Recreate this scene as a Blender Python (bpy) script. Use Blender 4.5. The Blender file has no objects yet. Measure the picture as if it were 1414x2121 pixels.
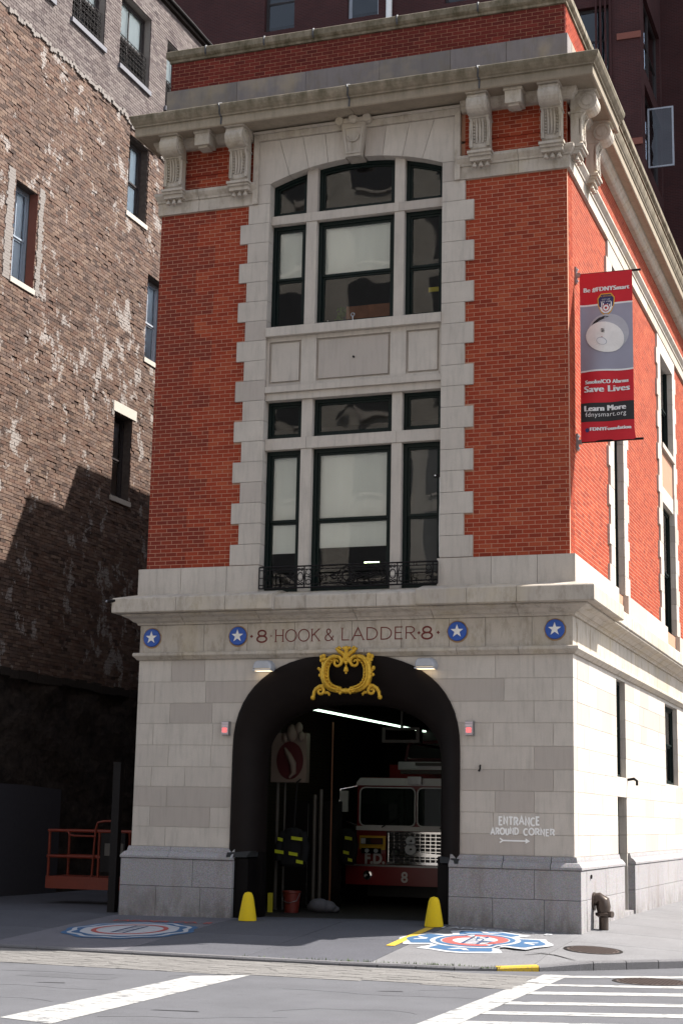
import bpy, math, random
from mathutils import Vector, Matrix, Quaternion
R = random.Random(8)
PI = math.pi
scene = bpy.context.scene
COL = scene.collection
# ------------------------------------------------------------ camera
cam_d = bpy.data.cameras.new('camera'); cam = bpy.data.objects.new('camera', cam_d); COL.objects.link(cam)
right = Vector((0.94099, 0.33787, 0.019496)); up = Vector((0.046303, -0.185594, 0.981535)); fwd = Vector((-0.335251, 0.922712, 0.190287))
m = Matrix((right, up, -fwd)).transposed().to_4x4(); m.translation = Vector((8.7261, -24.3539, 1.8831))
cam.matrix_world = m
cam_d.sensor_fit = 'VERTICAL'; cam_d.sensor_height = 36; cam_d.lens = 55.669
cam_d.clip_start = .1; cam_d.clip_end = 600
scene.camera = cam
# ------------------------------------------------------------ sun and sky
SUND = Vector((-.72, -.48, -1.0))
sun_d = bpy.data.lights.new('sun', 'SUN'); sun = bpy.data.objects.new('sun', sun_d); COL.objects.link(sun)
sun.rotation_euler = SUND.to_track_quat('-Z', 'Y').to_euler(); sun.location = (20, 15, 40)
sun_d.energy = 4.4; sun_d.angle = math.radians(.53); sun_d.color = (1, .955, .89)
w = bpy.data.worlds.new('World'); scene.world = w; w.use_nodes = True
wn = w.node_tree; bg = wn.nodes['Background']
sky = wn.nodes.new('ShaderNodeTexSky'); sky.sky_type = 'NISHITA'; sky.sun_disc = False
sky.sun_elevation = math.radians(49.1); sky.sun_rotation = math.atan2(.72, .48); sky.air_density = 1; sky.dust_density = 1.5
hs = wn.nodes.new('ShaderNodeHueSaturation'); hs.inputs['Saturation'].default_value = .55; wn.links.new(sky.outputs[0], hs.inputs['Color']); wn.links.new(hs.outputs[0], bg.inputs[0]); bg.inputs[1].default_value = .12
scene.view_settings.view_transform = 'Standard'; scene.view_settings.look = 'None'
scene.view_settings.exposure = 1.4; scene.view_settings.gamma = 1; scene.view_settings.use_curve_mapping = False
# ------------------------------------------------------------ node helpers
def new_mat(name):
    mt = bpy.data.materials.new(name); mt.use_nodes = True
    nt = mt.node_tree; return mt, nt, nt.nodes['Principled BSDF']
def nd(nt, typ, **kw):
    n = nt.nodes.new(typ)
    for k, v in kw.items():
        if k[0] == '_': setattr(n, k[1:], v)
        else:
            s = n.inputs[k if not k.isdigit() else int(k)]
            if isinstance(v, bpy.types.NodeSocket): nt.links.new(v, s)
            else: s.default_value = v
    return n
def pos(nt, sx=1, sy=1, sz=1, obj=False):
    if obj: p = nt.nodes.new('ShaderNodeTexCoord').outputs['Object']
    else: p = nt.nodes.new('ShaderNodeNewGeometry').outputs['Position']
    mp = nd(nt, 'ShaderNodeMapping', Vector=p); mp.inputs['Scale'].default_value = (sx, sy, sz); return mp.outputs[0]
def noise(nt, vec, scale, detail=3, rough=.55):
    return nd(nt, 'ShaderNodeTexNoise', Vector=vec, Scale=scale, Detail=detail, Roughness=rough).outputs[0]
def ramp(nt, fac, stops):
    r = nd(nt, 'ShaderNodeValToRGB', Fac=fac); e = r.color_ramp.elements
    while len(e) < len(stops): e.new(.5)
    for i, (p_, c_) in enumerate(stops):
        e[i].position = p_; e[i].color = (c_, c_, c_, 1) if isinstance(c_, (int, float)) else (*c_, 1)
    return r.outputs[0]
def mix(nt, fac, a, b, mode='MIX'):
    n = nt.nodes.new('ShaderNodeMix'); n.data_type = 'RGBA'; n.blend_type = mode
    for s, v in ((n.inputs[0], fac), (n.inputs[6], a), (n.inputs[7], b)):
        if isinstance(v, bpy.types.NodeSocket): nt.links.new(v, s)
        elif isinstance(v, (int, float)): s.default_value = v if s.type == 'VALUE' else (v, v, v, 1)
        else: s.default_value = (*v, 1)
    return n.outputs[2]
def mathn(nt, op, a, b=0.0, clamp=False):
    n = nt.nodes.new('ShaderNodeMath'); n.operation = op; n.use_clamp = clamp
    for s, v in zip(n.inputs, (a, b)):
        if isinstance(v, bpy.types.NodeSocket): nt.links.new(v, s)
        else: s.default_value = v
    return n.outputs[0]
def bump(nt, bsdf, h, strength, dist=.01, bevel=0):
    b = nd(nt, 'ShaderNodeBump', Height=h, Strength=strength, Distance=dist)
    if bevel:
        bv = nd(nt, 'ShaderNodeBevel', _samples=3, Radius=bevel); nt.links.new(bv.outputs[0], b.inputs['Normal'])
    nt.links.new(b.outputs[0], bsdf.inputs['Normal'])
def setc(nt, bsdf, col, rough=.8, metal=0, spec=.3):
    if isinstance(col, bpy.types.NodeSocket): nt.links.new(col, bsdf.inputs['Base Color'])
    else: bsdf.inputs['Base Color'].default_value = (*col, 1)
    if isinstance(rough, bpy.types.NodeSocket): nt.links.new(rough, bsdf.inputs['Roughness'])
    else: bsdf.inputs['Roughness'].default_value = rough
    bsdf.inputs['Metallic'].default_value = metal; bsdf.inputs['Specular IOR Level'].default_value = spec
def objrand(nt): return nt.nodes.new('ShaderNodeObjectInfo').outputs['Random']
def islrand(nt): return nt.nodes.new('ShaderNodeNewGeometry').outputs['Random Per Island']
MT = {}
def plain(name, col, rough=.6, metal=0, spec=.4, var=.15, scale=8, bmp=.1):
    mt, nt, b = new_mat(name); n = noise(nt, pos(nt, obj=True), scale, 4)
    c = mix(nt, n, tuple(x * (1 - var) for x in col), tuple(min(1, x * (1 + var)) for x in col))
    setc(nt, b, c, rough, metal, spec)
    if bmp: bump(nt, b, noise(nt, pos(nt, obj=True), scale * 6, 3), bmp, .004)
    MT[name] = mt; return mt
def emit(name, col, s):
    mt, nt, b = new_mat(name); b.inputs['Base Color'].default_value = (*col, 1); b.inputs['Emission Color'].default_value = (*col, 1); b.inputs['Emission Strength'].default_value = s; MT[name] = mt; return mt
# limestone: every block its own tone, mottled, streaked
def limestone(name, a, b2, dark=(.27, .225, .185), dk=.8, weather=0, isl=False):
    mt, nt, b = new_mat(name); rnd = islrand(nt) if isl else objrand(nt)
    base = ramp(nt, rnd, [(0, a), (dk, b2), (dk + .03, dark), (1, tuple(x * .93 for x in dark))])
    n1 = noise(nt, pos(nt), 2.2, 5, .6); n2 = noise(nt, pos(nt, 9, 9, 1.2), 1.4, 5, .65); n3 = noise(nt, pos(nt), 60, 3)
    c = mix(nt, ramp(nt, n1, [(.35, 0), (.7, 1)]), base, mix(nt, .5, base, tuple(x * .72 for x in a)))
    c = mix(nt, ramp(nt, n2, [(.48, 0), (.74, .6)]), c, tuple(x * .60 for x in a))
    c = mix(nt, ramp(nt, n3, [(.45, 0), (.75, .3)]), c, tuple(x * .7 for x in b2))
    if weather:
        nz = nt.nodes.new('ShaderNodeNewGeometry'); sx = nd(nt, 'ShaderNodeSeparateXYZ', Vector=nz.outputs['Position'])
        nw = noise(nt, pos(nt, 5, 5, 2.0), 1.1, 6, .7)
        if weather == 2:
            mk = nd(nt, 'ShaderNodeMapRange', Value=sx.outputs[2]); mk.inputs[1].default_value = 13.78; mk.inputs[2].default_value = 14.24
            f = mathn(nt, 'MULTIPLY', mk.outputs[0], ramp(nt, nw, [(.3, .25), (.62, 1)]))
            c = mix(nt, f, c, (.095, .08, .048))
        else:
            c = mix(nt, ramp(nt, nw, [(.5, 0), (.72, .6)]), c, (.17, .14, .095))
            c = mix(nt, ramp(nt, noise(nt, pos(nt), 1.3, 4), [(.5, 0), (.75, .45)]), c, (.46, .37, .22))
    setc(nt, b, c, .82, 0, .25); bump(nt, b, mix(nt, .5, n3, noise(nt, pos(nt), 18, 4)), .35, .006, bevel=.008)
    MT[name] = mt; return mt
limestone('limestone', (.53, .475, .415), (.49, .435, .38), (.425, .37, .325))
limestone('limestone_trim', (.51, .45, .385), (.47, .415, .35), (.44, .385, .325), weather=1)
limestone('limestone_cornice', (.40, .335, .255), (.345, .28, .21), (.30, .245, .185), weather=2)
limestone('bluestone', (.23, .205, .20), (.205, .18, .175), (.19, .17, .16), weather=1)
def granite():
    mt, nt, b = new_mat('granite'); rnd = objrand(nt)
    base = ramp(nt, rnd, [(0, (.33, .315, .31)), (1, (.265, .25, .25))])
    v = nd(nt, 'ShaderNodeTexVoronoi', Vector=pos(nt), Scale=140).outputs['Color']
    n = noise(nt, pos(nt), 90, 4, .7); st = noise(nt, pos(nt, 3, 3, .8), 1.2, 5, .6)
    c = mix(nt, ramp(nt, n, [(.38, 0), (.62, 1)]), mix(nt, .6, base, (.10, .095, .10)), mix(nt, .35, base, (.5, .48, .49)))
    c = mix(nt, .18, c, v, 'OVERLAY')
    c = mix(nt, ramp(nt, st, [(.52, 0), (.75, .45)]), c, (.16, .12, .09))
    gz = nd(nt, 'ShaderNodeSeparateXYZ', Vector=nt.nodes.new('ShaderNodeNewGeometry').outputs['Position']); mk = nd(nt, 'ShaderNodeMapRange', Value=gz.outputs[2]); mk.inputs[1].default_value = .75; mk.inputs[2].default_value = .28
    f = mathn(nt, 'MULTIPLY', mk.outputs[0], ramp(nt, noise(nt, pos(nt, 2, 2, 1), 2.5, 6, .7), [(.4, 0), (.62, .7)])); c = mix(nt, f, c, (.10, .088, .078))
    setc(nt, b, c, .75, 0, .2); bump(nt, b, n, .4, .006, bevel=.01); MT['granite'] = mt
granite()
def brickmat(name, cols, dirt=(.12, .04, .03), rough=.7, white=0, tooth=False):
    mt, nt, b = new_mat(name)
    r = mathn(nt, 'FRACT', mathn(nt, 'ADD', islrand(nt), objrand(nt)))
    n = len(cols); base = ramp(nt, r, [(i / max(1, n - 1), c) for i, c in enumerate(cols)])
    n1 = noise(nt, pos(nt), .7, 4); n2 = noise(nt, pos(nt), 45, 3)
    c = mix(nt, ramp(nt, n1, [(.45, 0), (.75, .45)]), base, dirt)
    c = mix(nt, ramp(nt, n2, [(.4, 0), (.8, .35)]), c, tuple(x * .6 for x in cols[0]))
    if tooth:
        # older, darker brick kept in toothed courses at the left end of the front
        s = nd(nt, 'ShaderNodeSeparateXYZ', Vector=nt.nodes.new('ShaderNodeNewGeometry').outputs['Position'])
        fr = mathn(nt, 'FRACT', mathn(nt, 'MULTIPLY', s.outputs[2], 1.18)); e = mathn(nt, 'ADD', mathn(nt, 'MULTIPLY', mathn(nt, 'GREATER_THAN', fr, .5), .36), -2.98)
        f = mathn(nt, 'MULTIPLY', mathn(nt, 'LESS_THAN', s.outputs[0], e), mathn(nt, 'LESS_THAN', s.outputs[1], .3))
        c = mix(nt, mathn(nt, 'MULTIPLY', f, ramp(nt, r, [(0, .25), (1, .8)])), c, (.135, .026, .02))
    if white:
        w1 = noise(nt, pos(nt, .8, .9, .75), 2.6, 6, .72); w2 = noise(nt, pos(nt), .45, 3)
        f = ramp(nt, mathn(nt, 'ADD', w1, mathn(nt, 'MULTIPLY', w2, .35)), [(white, 0), (white + .025, 1)])
        f = mathn(nt, 'MULTIPLY', f, ramp(nt, noise(nt, pos(nt), 30, 3), [(.3, .25), (.55, 1)]))
        c = mix(nt, mathn(nt, 'MULTIPLY', f, .9), c, (.33, .30, .28))
    setc(nt, b, c, .85, 0, .1); bump(nt, b, n2, .5, .006, bevel=0); MT[name] = mt
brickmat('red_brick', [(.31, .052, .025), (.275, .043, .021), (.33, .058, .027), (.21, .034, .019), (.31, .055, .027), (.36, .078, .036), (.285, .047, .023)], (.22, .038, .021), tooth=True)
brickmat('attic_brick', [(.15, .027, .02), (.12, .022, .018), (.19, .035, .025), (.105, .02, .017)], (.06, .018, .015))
brickmat('old_brick', [(.155, .105, .085), (.095, .066, .056), (.185, .13, .105), (.055, .039, .034), (.155, .10, .076), (.115, .068, .052), (.205, .145, .112), (.13, .085, .064)], (.062, .042, .034), .9, white=.75)
brickmat('grey_brick', [(.18, .155, .145), (.135, .11, .105), (.21, .18, .168), (.085, .065, .066), (.175, .15, .142), (.065, .05, .052)], (.12, .095, .088), .9)
def mortar(name, c1, c2):
    mt, nt, b = new_mat(name); n = noise(nt, pos(nt), 12, 5)
    setc(nt, b, mix(nt, n, c1, c2), .95, 0, .1); bump(nt, b, noise(nt, pos(nt), 90, 3), .4, .004); MT[name] = mt
mortar('mortar', (.46, .26, .18), (.38, .20, .135)); mortar('stone_mortar', (.42, .38, .33), (.50, .46, .41)); mortar('old_mortar', (.035, .028, .025), (.13, .105, .092))
mortar('pale_mortar', (.26, .235, .22), (.19, .17, .155)); mortar('attic_mortar', (.42, .25, .17), (.33, .19, .13))
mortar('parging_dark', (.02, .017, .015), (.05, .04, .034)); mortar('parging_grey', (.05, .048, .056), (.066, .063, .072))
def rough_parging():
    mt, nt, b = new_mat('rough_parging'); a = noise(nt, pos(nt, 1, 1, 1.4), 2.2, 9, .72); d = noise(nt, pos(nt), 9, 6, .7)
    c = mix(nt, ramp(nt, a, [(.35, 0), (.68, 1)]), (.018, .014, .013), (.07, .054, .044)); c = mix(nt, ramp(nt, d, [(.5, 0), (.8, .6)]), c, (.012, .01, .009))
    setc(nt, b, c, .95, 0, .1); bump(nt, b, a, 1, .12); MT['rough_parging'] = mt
rough_parging()
def tiledmat(name, c1, c2, mc, su, bw=.2, bh=.067, rot=None):
    mt, nt, b = new_mat(name); g = nt.nodes.new('ShaderNodeNewGeometry'); s = nd(nt, 'ShaderNodeSeparateXYZ', Vector=g.outputs['Position'])
    cb = nd(nt, 'ShaderNodeCombineXYZ', X=mathn(nt, 'ADD', s.outputs[0], s.outputs[1]), Y=s.outputs[2])
    t = nd(nt, 'ShaderNodeTexBrick', Vector=cb.outputs[0], Scale=1.0, Color1=(*c1, 1), Color2=(*c2, 1), Mortar=(*mc, 1))
    t.inputs['Brick Width'].default_value = bw; t.inputs['Row Height'].default_value = bh; t.inputs['Mortar Size'].default_value = .007; t.inputs['Bias'].default_value = 0
    n = noise(nt, pos(nt), .5, 5); c = mix(nt, ramp(nt, n, [(.4, 0), (.7, .5)]), t.outputs[0], tuple(x * .6 for x in c2))
    setc(nt, b, c, .85, 0, .25); bump(nt, b, t.outputs['Fac'], -.5, .01); MT[name] = mt
tiledmat('far_brick', (.06, .017, .016), (.042, .014, .014), (.07, .04, .038), 1)
tiledmat('wall_tile', (.055, .035, .024), (.045, .03, .02), (.02, .015, .012), 1)
tiledmat('opposite_brick', (.46, .42, .36), (.40, .36, .31), (.3, .28, .25), 1, .6, .3)
def pavemat(name, a, b2, rough=.9, spots=True, isl=False, dark=(.1, .1, .1)):
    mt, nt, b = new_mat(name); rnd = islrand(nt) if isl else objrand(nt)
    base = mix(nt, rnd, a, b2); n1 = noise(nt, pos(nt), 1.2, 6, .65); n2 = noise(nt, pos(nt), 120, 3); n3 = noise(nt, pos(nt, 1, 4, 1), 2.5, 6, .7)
    c = mix(nt, ramp(nt, n1, [(.38, 0), (.7, .6)]), base, tuple(x * .6 for x in a)); c = mix(nt, ramp(nt, n2, [(.4, .55), (.6, 0)]), c, tuple(x * .45 for x in a))
    c = mix(nt, ramp(nt, n2, [(.55, 0), (.72, .6)]), c, tuple(min(1, x * 2.0) for x in a))
    if spots: c = mix(nt, ramp(nt, n3, [(.62, 0), (.68, .7)]), c, dark)
    setc(nt, b, c, rough, 0, .25); bump(nt, b, n2, .5, .006); MT[name] = mt
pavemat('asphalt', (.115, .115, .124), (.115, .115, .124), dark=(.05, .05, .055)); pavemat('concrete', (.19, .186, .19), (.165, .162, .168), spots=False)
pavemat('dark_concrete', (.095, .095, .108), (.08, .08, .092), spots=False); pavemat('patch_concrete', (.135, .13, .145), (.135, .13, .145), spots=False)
pavemat('cobble', (.20, .19, .18), (.165, .157, .15), isl=True, spots=False); pavemat('kerbstone', (.17, .165, .17), (.13, .125, .13), spots=False)
pavemat('floor_dark', (.03, .026, .025), (.03, .026, .025), .7, spots=False)
def roadpaint(name, col, wear, fine=.65):
    mt, nt, b = new_mat(name); n = noise(nt, pos(nt, 1, 3, 1), 3.5, 7, .75)
    c = mix(nt, ramp(nt, n, [(wear, 0), (wear + .04, .92)]), col, (.10, .10, .105)); c = mix(nt, ramp(nt, noise(nt, pos(nt), 60, 4, .7), [(.52, 0), (.60, fine)]), c, (.10, .10, .105)); setc(nt, b, c, .8, 0, .3); MT[name] = mt
roadpaint('road_white', (.36, .355, .34), .535, .5); roadpaint('road_yellow', (.55, .36, .03), .66)
roadpaint('emblem_white', (.38, .385, .40), .62, .25); roadpaint('emblem_blue', (.035, .095, .19), .62, .2); roadpaint('emblem_red', (.34, .07, .06), .62, .15); roadpaint('emblem_navy', (.03, .05, .12), .7)
plain('black_paint', (.011, .008, .0072), .55, 0, .08, .3, 3, .15); plain('frame_green', (.004, .010, .009), .4, 0, .2, .2)
plain('jamb_black', (.005, .004, .004), .6, 0, .08); plain('iron', (.009, .007, .007), .55, 0, .15, .4, 20, .4); plain('dark_metal', (.04, .035, .032), .45, .6)
plain('white_paint', (.75, .73, .7), .5); plain('lamp_grey', (.40, .41, .44), .45, .3); plain('blue_enamel', (.012, .075, .36), .35, 0, .5, .1)
plain('letter_red', (.13, .022, .018), .6, 0, .3, .3); plain('gold', (.58, .34, .03), .36, .55, .5, .5, 22, .8); roadpaint('bollard_yellow', (.66, .46, .008), .66, .12)
plain('truck_red', (.17, .008, .010), .28, 0, .6, .1); plain('truck_white', (.5, .47, .47), .4, 0, .5, .1); plain('chrome', (.85, .85, .85), .10, 1, .5, .05, 8, 0); plain('rubber', (.015, .015, .015), .8)
plain('truck_black', (.01, .01, .011), .4); plain('gold_band', (.55, .32, .03), .4, .2); plain('orange_paint', (.15, .017, .004), .45, 0, .4, .2); plain('pipe_white', (.065, .056, .048), .5)
plain('pipe_copper', (.12, .05, .025), .4, .5); plain('sign_cream', (.15, .11, .09), .7, 0, .3, .2, 3); plain('sign_red', (.055, .006, .008), .5); plain('coat_black', (.009, .009, .010), .9, 0, .2, .3, 10, .5)
plain('reflective_yellow', (.42, .46, .02), .45); plain('bucket_red', (.13, .018, .012), .45); plain('bag_grey', (.10, .10, .115), .8, 0, .2, .3, 10, .5); plain('wood', (.22, .09, .045), .6, 0, .3, .35, 5); plain('leaf', (.05, .11, .02), .6, 0, .3, .4)
plain('bottle_white', (.7, .72, .75), .4); plain('box_yellow', (.5, .42, .03), .5); plain('box_red', (.4, .03, .03), .5); plain('room_dark', (.05, .05, .052), .9); plain('room_wall', (.16, .155, .15), .9)
plain('banner_red', (.55, .018, .03), .6, 0, .3, .08, 2, 0); plain('banner_grey', (.30, .30, .37), .6, 0, .3, .1, 3, 0); plain('banner_black', (.02, .02, .022), .6); plain('banner_white', (.74, .74, .74), .6, 0, .3, .03, 2, 0)
plain('badge_navy', (.03, .03, .11), .6); plain('badge_gold', (.65, .35, .03), .6); plain('detector_grey', (.42, .42, .46), .6); plain('steel', (.3, .3, .31), .35, .8); plain('lead', (.07, .07, .075), .6, .2); plain('pipe_bronze', (.075, .055, .045), .35, .55, .5, .25, 6, .2)
plain('manhole', (.07, .05, .043), .7, .2, .4, .4, 30, .6); plain('sill_grey', (.16, .16, .18), .7); plain('frame_grey', (.36, .38, .42), .5); plain('frame_dark', (.035, .028, .028), .5); plain('frame_blue', (.27, .31, .36), .5)
plain('reveal_red', (.20, .07, .05), .9); plain('glass_beacon', (.6, .5, .52), .25, 0, .6); plain('grass_green', (.07, .11, .02), .9)
emit('tube_light', (.72, 1, .78), 1.5); emit('lamp_glow', (1, .80, .52), 1.0); emit('beacon_glow', (1, .12, .12), .55); emit('screen_glow', (.75, 1, .55), 4)
def blind(name, col, tr=.35):
    mt, nt, b = new_mat(name); n = noise(nt, pos(nt, 1, 1, .15), 6, 3)
    setc(nt, b, mix(nt, n, col, tuple(x * .88 for x in col)), .9, 0, .1); MT[name] = mt
blind('blind', (.93, .96, .94)); blind('curtain_sky_sheen', (.78, .86, .92)); blind('blind_dark', (.12, .125, .13))  # the pale blue one stands for sky reflected in glass, and curtains
def glass(name, rscale=1.4, strength=.35, tint=(.96, .98, .98), refl=1.0):
    mt = bpy.data.materials.new(name); mt.use_nodes = True; nt = mt.node_tree
    for n in list(nt.nodes): nt.nodes.remove(n)
    out = nt.nodes.new('ShaderNodeOutputMaterial'); tr = nd(nt, 'ShaderNodeBsdfTransparent', Color=(*tint, 1)); gl = nd(nt, 'ShaderNodeBsdfGlossy', Color=(refl, refl, refl, 1), Roughness=.015)
    fr = nd(nt, 'ShaderNodeFresnel', IOR=1.6); b = nd(nt, 'ShaderNodeBump', Height=noise(nt, pos(nt, 1, 1, .55), rscale, 1), Strength=strength, Distance=.1)
    nt.links.new(b.outputs[0], gl.inputs['Normal']); ms = nd(nt, 'ShaderNodeMixShader', **{'0': fr.outputs[0]})
    nt.links.new(tr.outputs[0], ms.inputs[1]); nt.links.new(gl.outputs[0], ms.inputs[2]); nt.links.new(ms.outputs[0], out.inputs[0]); MT[name] = mt
glass('glass', 1.1, .10); glass('glass_blue', 1.5, .3, (.45, .5, .55)); glass('windscreen', .5, .05, (.5, .6, .55))
# ------------------------------------------------------------ mesh helpers
class MB:
    def __init__(s): s.v = []; s.f = []; s.m = []; s.mi = 0
    def add(s, vs, fs):
        o = len(s.v); s.v += [tuple(v) for v in vs]
        for f in fs: s.f.append(tuple(i + o for i in f)); s.m.append(s.mi)
        return s
    def box(s, x0, x1, y0, y1, z0, z1):
        return s.add([(x0, y0, z0), (x1, y0, z0), (x1, y1, z0), (x0, y1, z0), (x0, y0, z1), (x1, y0, z1), (x1, y1, z1), (x0, y1, z1)],
                     [(0, 3, 2, 1), (4, 5, 6, 7), (0, 1, 5, 4), (1, 2, 6, 5), (2, 3, 7, 6), (3, 0, 4, 7)])
    def prism(s, poly, d0, d1, axis='y'):
        # poly in the plane across axis: y -> (x,z), x -> (y,z), z -> (x,y)
        P = {'y': lambda a, b, d: (a, d, b), 'x': lambda a, b, d: (d, a, b), 'z': lambda a, b, d: (a, b, d)}[axis]
        n = len(poly); vs = [P(a, b, d0) for a, b in poly] + [P(a, b, d1) for a, b in poly]
        fs = [tuple(range(n)), tuple(range(2 * n - 1, n - 1, -1))] + [(i, i + n, (i + 1) % n + n, (i + 1) % n) for i in range(n)]
        return s.add(vs, fs)
    def ring(s, outer, inner, d0, d1, axis='y', closed=True):
        P = {'y': lambda a, b, d: (a, d, b), 'x': lambda a, b, d: (d, a, b), 'z': lambda a, b, d: (a, b, d)}[axis]
        n = len(outer); vs = []
        for pl, d in ((outer, d0), (inner, d0), (outer, d1), (inner, d1)): vs += [P(a, b, d) for a, b in pl]
        fs = []
        for i in range(n if closed else n - 1):
            j = (i + 1) % n
            fs += [(i, j, n + j, n + i), (2 * n + i, 3 * n + i, 3 * n + j, 2 * n + j), (i, 2 * n + i, 2 * n + j, j), (n + i, n + j, 3 * n + j, 3 * n + i)]
        if not closed: fs += [(0, n, 3 * n, 2 * n), (n - 1, 3 * n - 1, 4 * n - 1, 2 * n - 1)]
        return s.add(vs, fs)
    def tube(s, pts, r, n=8, caps=True):
        pts = [Vector(p) for p in pts]; rs = r if isinstance(r, (list, tuple)) else [r] * len(pts)
        t0 = (pts[1] - pts[0]).normalized(); u = t0.orthogonal().normalized(); rings = []
        for i, p in enumerate(pts):
            t = (pts[min(i + 1, len(pts) - 1)] - pts[max(i - 1, 0)]).normalized()
            u = (u - t * u.dot(t)).normalized(); v = t.cross(u)
            rings.append([p + (u * math.cos(2 * PI * k / n) + v * math.sin(2 * PI * k / n)) * rs[i] for k in range(n)])
        vs = [v for rg in rings for v in rg]; fs = []
        for i in range(len(pts) - 1):
            for k in range(n): fs.append((i * n + k, i * n + (k + 1) % n, (i + 1) * n + (k + 1) % n, (i + 1) * n + k))
        if caps: fs += [tuple(range(n - 1, -1, -1)), tuple((len(pts) - 1) * n + k for k in range(n))]
        return s.add(vs, fs)
    def lathe(s, prof, c=(0, 0, 0), n=20, axis='z'):
        vs = []; fs = []
        for r, h in prof:
            for k in range(n):
                a = 2 * PI * k / n; x, y = r * math.cos(a), r * math.sin(a)
                vs.append({'z': (c[0] + x, c[1] + y, c[2] + h), 'y': (c[0] + x, c[1] + h, c[2] + y), 'x': (c[0] + h, c[1] + x, c[2] + y)}[axis])
        for i in range(len(prof) - 1):
            for k in range(n): fs.append((i * n + k, i * n + (k + 1) % n, (i + 1) * n + (k + 1) % n, (i + 1) * n + k))
        fs += [tuple(range(n - 1, -1, -1)), tuple((len(prof) - 1) * n + k for k in range(n))]
        return s.add(vs, fs)
    def ball(s, c, r, n=8, sq=(1, 1, 1)):
        vs = []; fs = []; m2 = n // 2
        for i in range(m2 + 1):
            t = PI * i / m2
            for k in range(n): a = 2 * PI * k / n; vs.append((c[0] + r * sq[0] * math.sin(t) * math.cos(a), c[1] + r * sq[1] * math.sin(t) * math.sin(a), c[2] + r * sq[2] * math.cos(t)))
        for i in range(m2):
            for k in range(n): fs.append((i * n + k, (i + 1) * n + k, (i + 1) * n + (k + 1) % n, i * n + (k + 1) % n))
        return s.add(vs, fs)
    def strip(s, pts, w, d0, d1, axis='y'):
        # ribbon of width w along 2-D pts, with mitred joints
        n = len(pts); closed = pts[0] == pts[-1] and n > 3
        if closed: pts = pts[:-1]; n -= 1
        A = []; B = []
        for i in range(n):
            p = Vector(pts[i]); a = Vector(pts[(i - 1) % n]) if (closed or i > 0) else None; b = Vector(pts[(i + 1) % n]) if (closed or i < n - 1) else None
            d1_ = (p - a).normalized() if a is not None else (b - p).normalized(); d2_ = (b - p).normalized() if b is not None else d1_
            t = d1_ + d2_; t = t.normalized() if t.length > 1e-4 else d1_
            nn = Vector((-t.y, t.x)); k = 1 / max(.45, nn.dot(Vector((-d1_.y, d1_.x)))); wi = w[i] if isinstance(w, (list, tuple)) else w
            A.append(tuple(p + nn * wi / 2 * k)); B.append(tuple(p - nn * wi / 2 * k))
        return s.ring(A, B, d0, d1, axis, closed)
def mesh(name, mb, mats, smooth=False):
    me = bpy.data.meshes.new(name); me.from_pydata(mb.v, [], mb.f); mats = mats if isinstance(mats, (list, tuple)) else [mats]
    for k in mats: me.materials.append(MT[k])
    if len(mats) > 1: me.polygons.foreach_set('material_index', mb.m)
    if smooth: me.polygons.foreach_set('use_smooth', [True] * len(me.polygons)); me.set_sharp_from_angle(angle=math.radians(38))
    me.update(); return me
def wloc(o):
    l = Vector(o.location)
    while o.parent: o = o.parent; l = l + Vector(o.location)
    return l
def part(name, mb, mats, parent, smooth=False, label=None, kind=None):
    """mesh in world coordinates made a child of an unrotated parent"""
    me = mb if isinstance(mb, bpy.types.Mesh) else mesh(name, mb, mats, smooth)
    o = bpy.data.objects.new(name, me); COL.objects.link(o)
    if parent: o.parent = parent; o.location = -wloc(parent)
    if label: o['label'] = label
    if kind: o['kind'] = kind
    return o
def inst(name, me, loc, parent, rz=0):
    o = bpy.data.objects.new(name, me); COL.objects.link(o); o.parent = parent
    o.location = Vector(loc) - (wloc(parent) if parent else Vector()); o.rotation_euler.z = rz; return o
def tag(o, label, cat, group=None):
    o['label'] = label; o['category'] = cat
    if group: o['group'] = group
    return o
def thing(name, label, cat, loc=(0, 0, 0), group=None):
    o = bpy.data.objects.new(name, None); COL.objects.link(o); o.location = loc; o.empty_display_size = .2; return tag(o, label, cat, group)
def copy_tree(o, parent=None):
    c = o.copy(); COL.objects.link(c); c.parent = parent
    for ch in list(o.children): copy_tree(ch, c)
    return c
def struct(name, mb, mats, smooth=False, kind='structure'):
    o = part(name, mb, mats, None, smooth); o['kind'] = kind; return o
def text_mesh(txt, size, bold=0, depth=.003, align='LEFT', space=1.0):
    cu = bpy.data.curves.new('t', 'FONT'); cu.body = txt; cu.size = size; cu.offset = bold; cu.extrude = depth; cu.align_x = align; cu.space_character = space; cu.resolution_u = 3
    o = bpy.data.objects.new('t', cu); COL.objects.link(o); bpy.context.view_layer.update()
    me = bpy.data.meshes.new_from_object(o); bpy.data.objects.remove(o); return me
def text_part(name, txt, size, M, parent, mt, bold=0, depth=.003, fit=None, align='CENTER'):
    me = text_mesh(txt, size, bold, depth, align)
    if fit:
        xs = [v.co.x for v in me.vertices]; wd = max(xs) - min(xs); me.transform(Matrix.Scale(fit / wd, 4, (1, 0, 0)))
    me.transform(M); me.materials.clear(); me.materials.append(MT[mt]); return part(name, me, None, parent)
FRONT = lambda x, y, z: Matrix.Translation((x, y, z)) @ Matrix.Rotation(PI / 2, 4, 'X')
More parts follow.
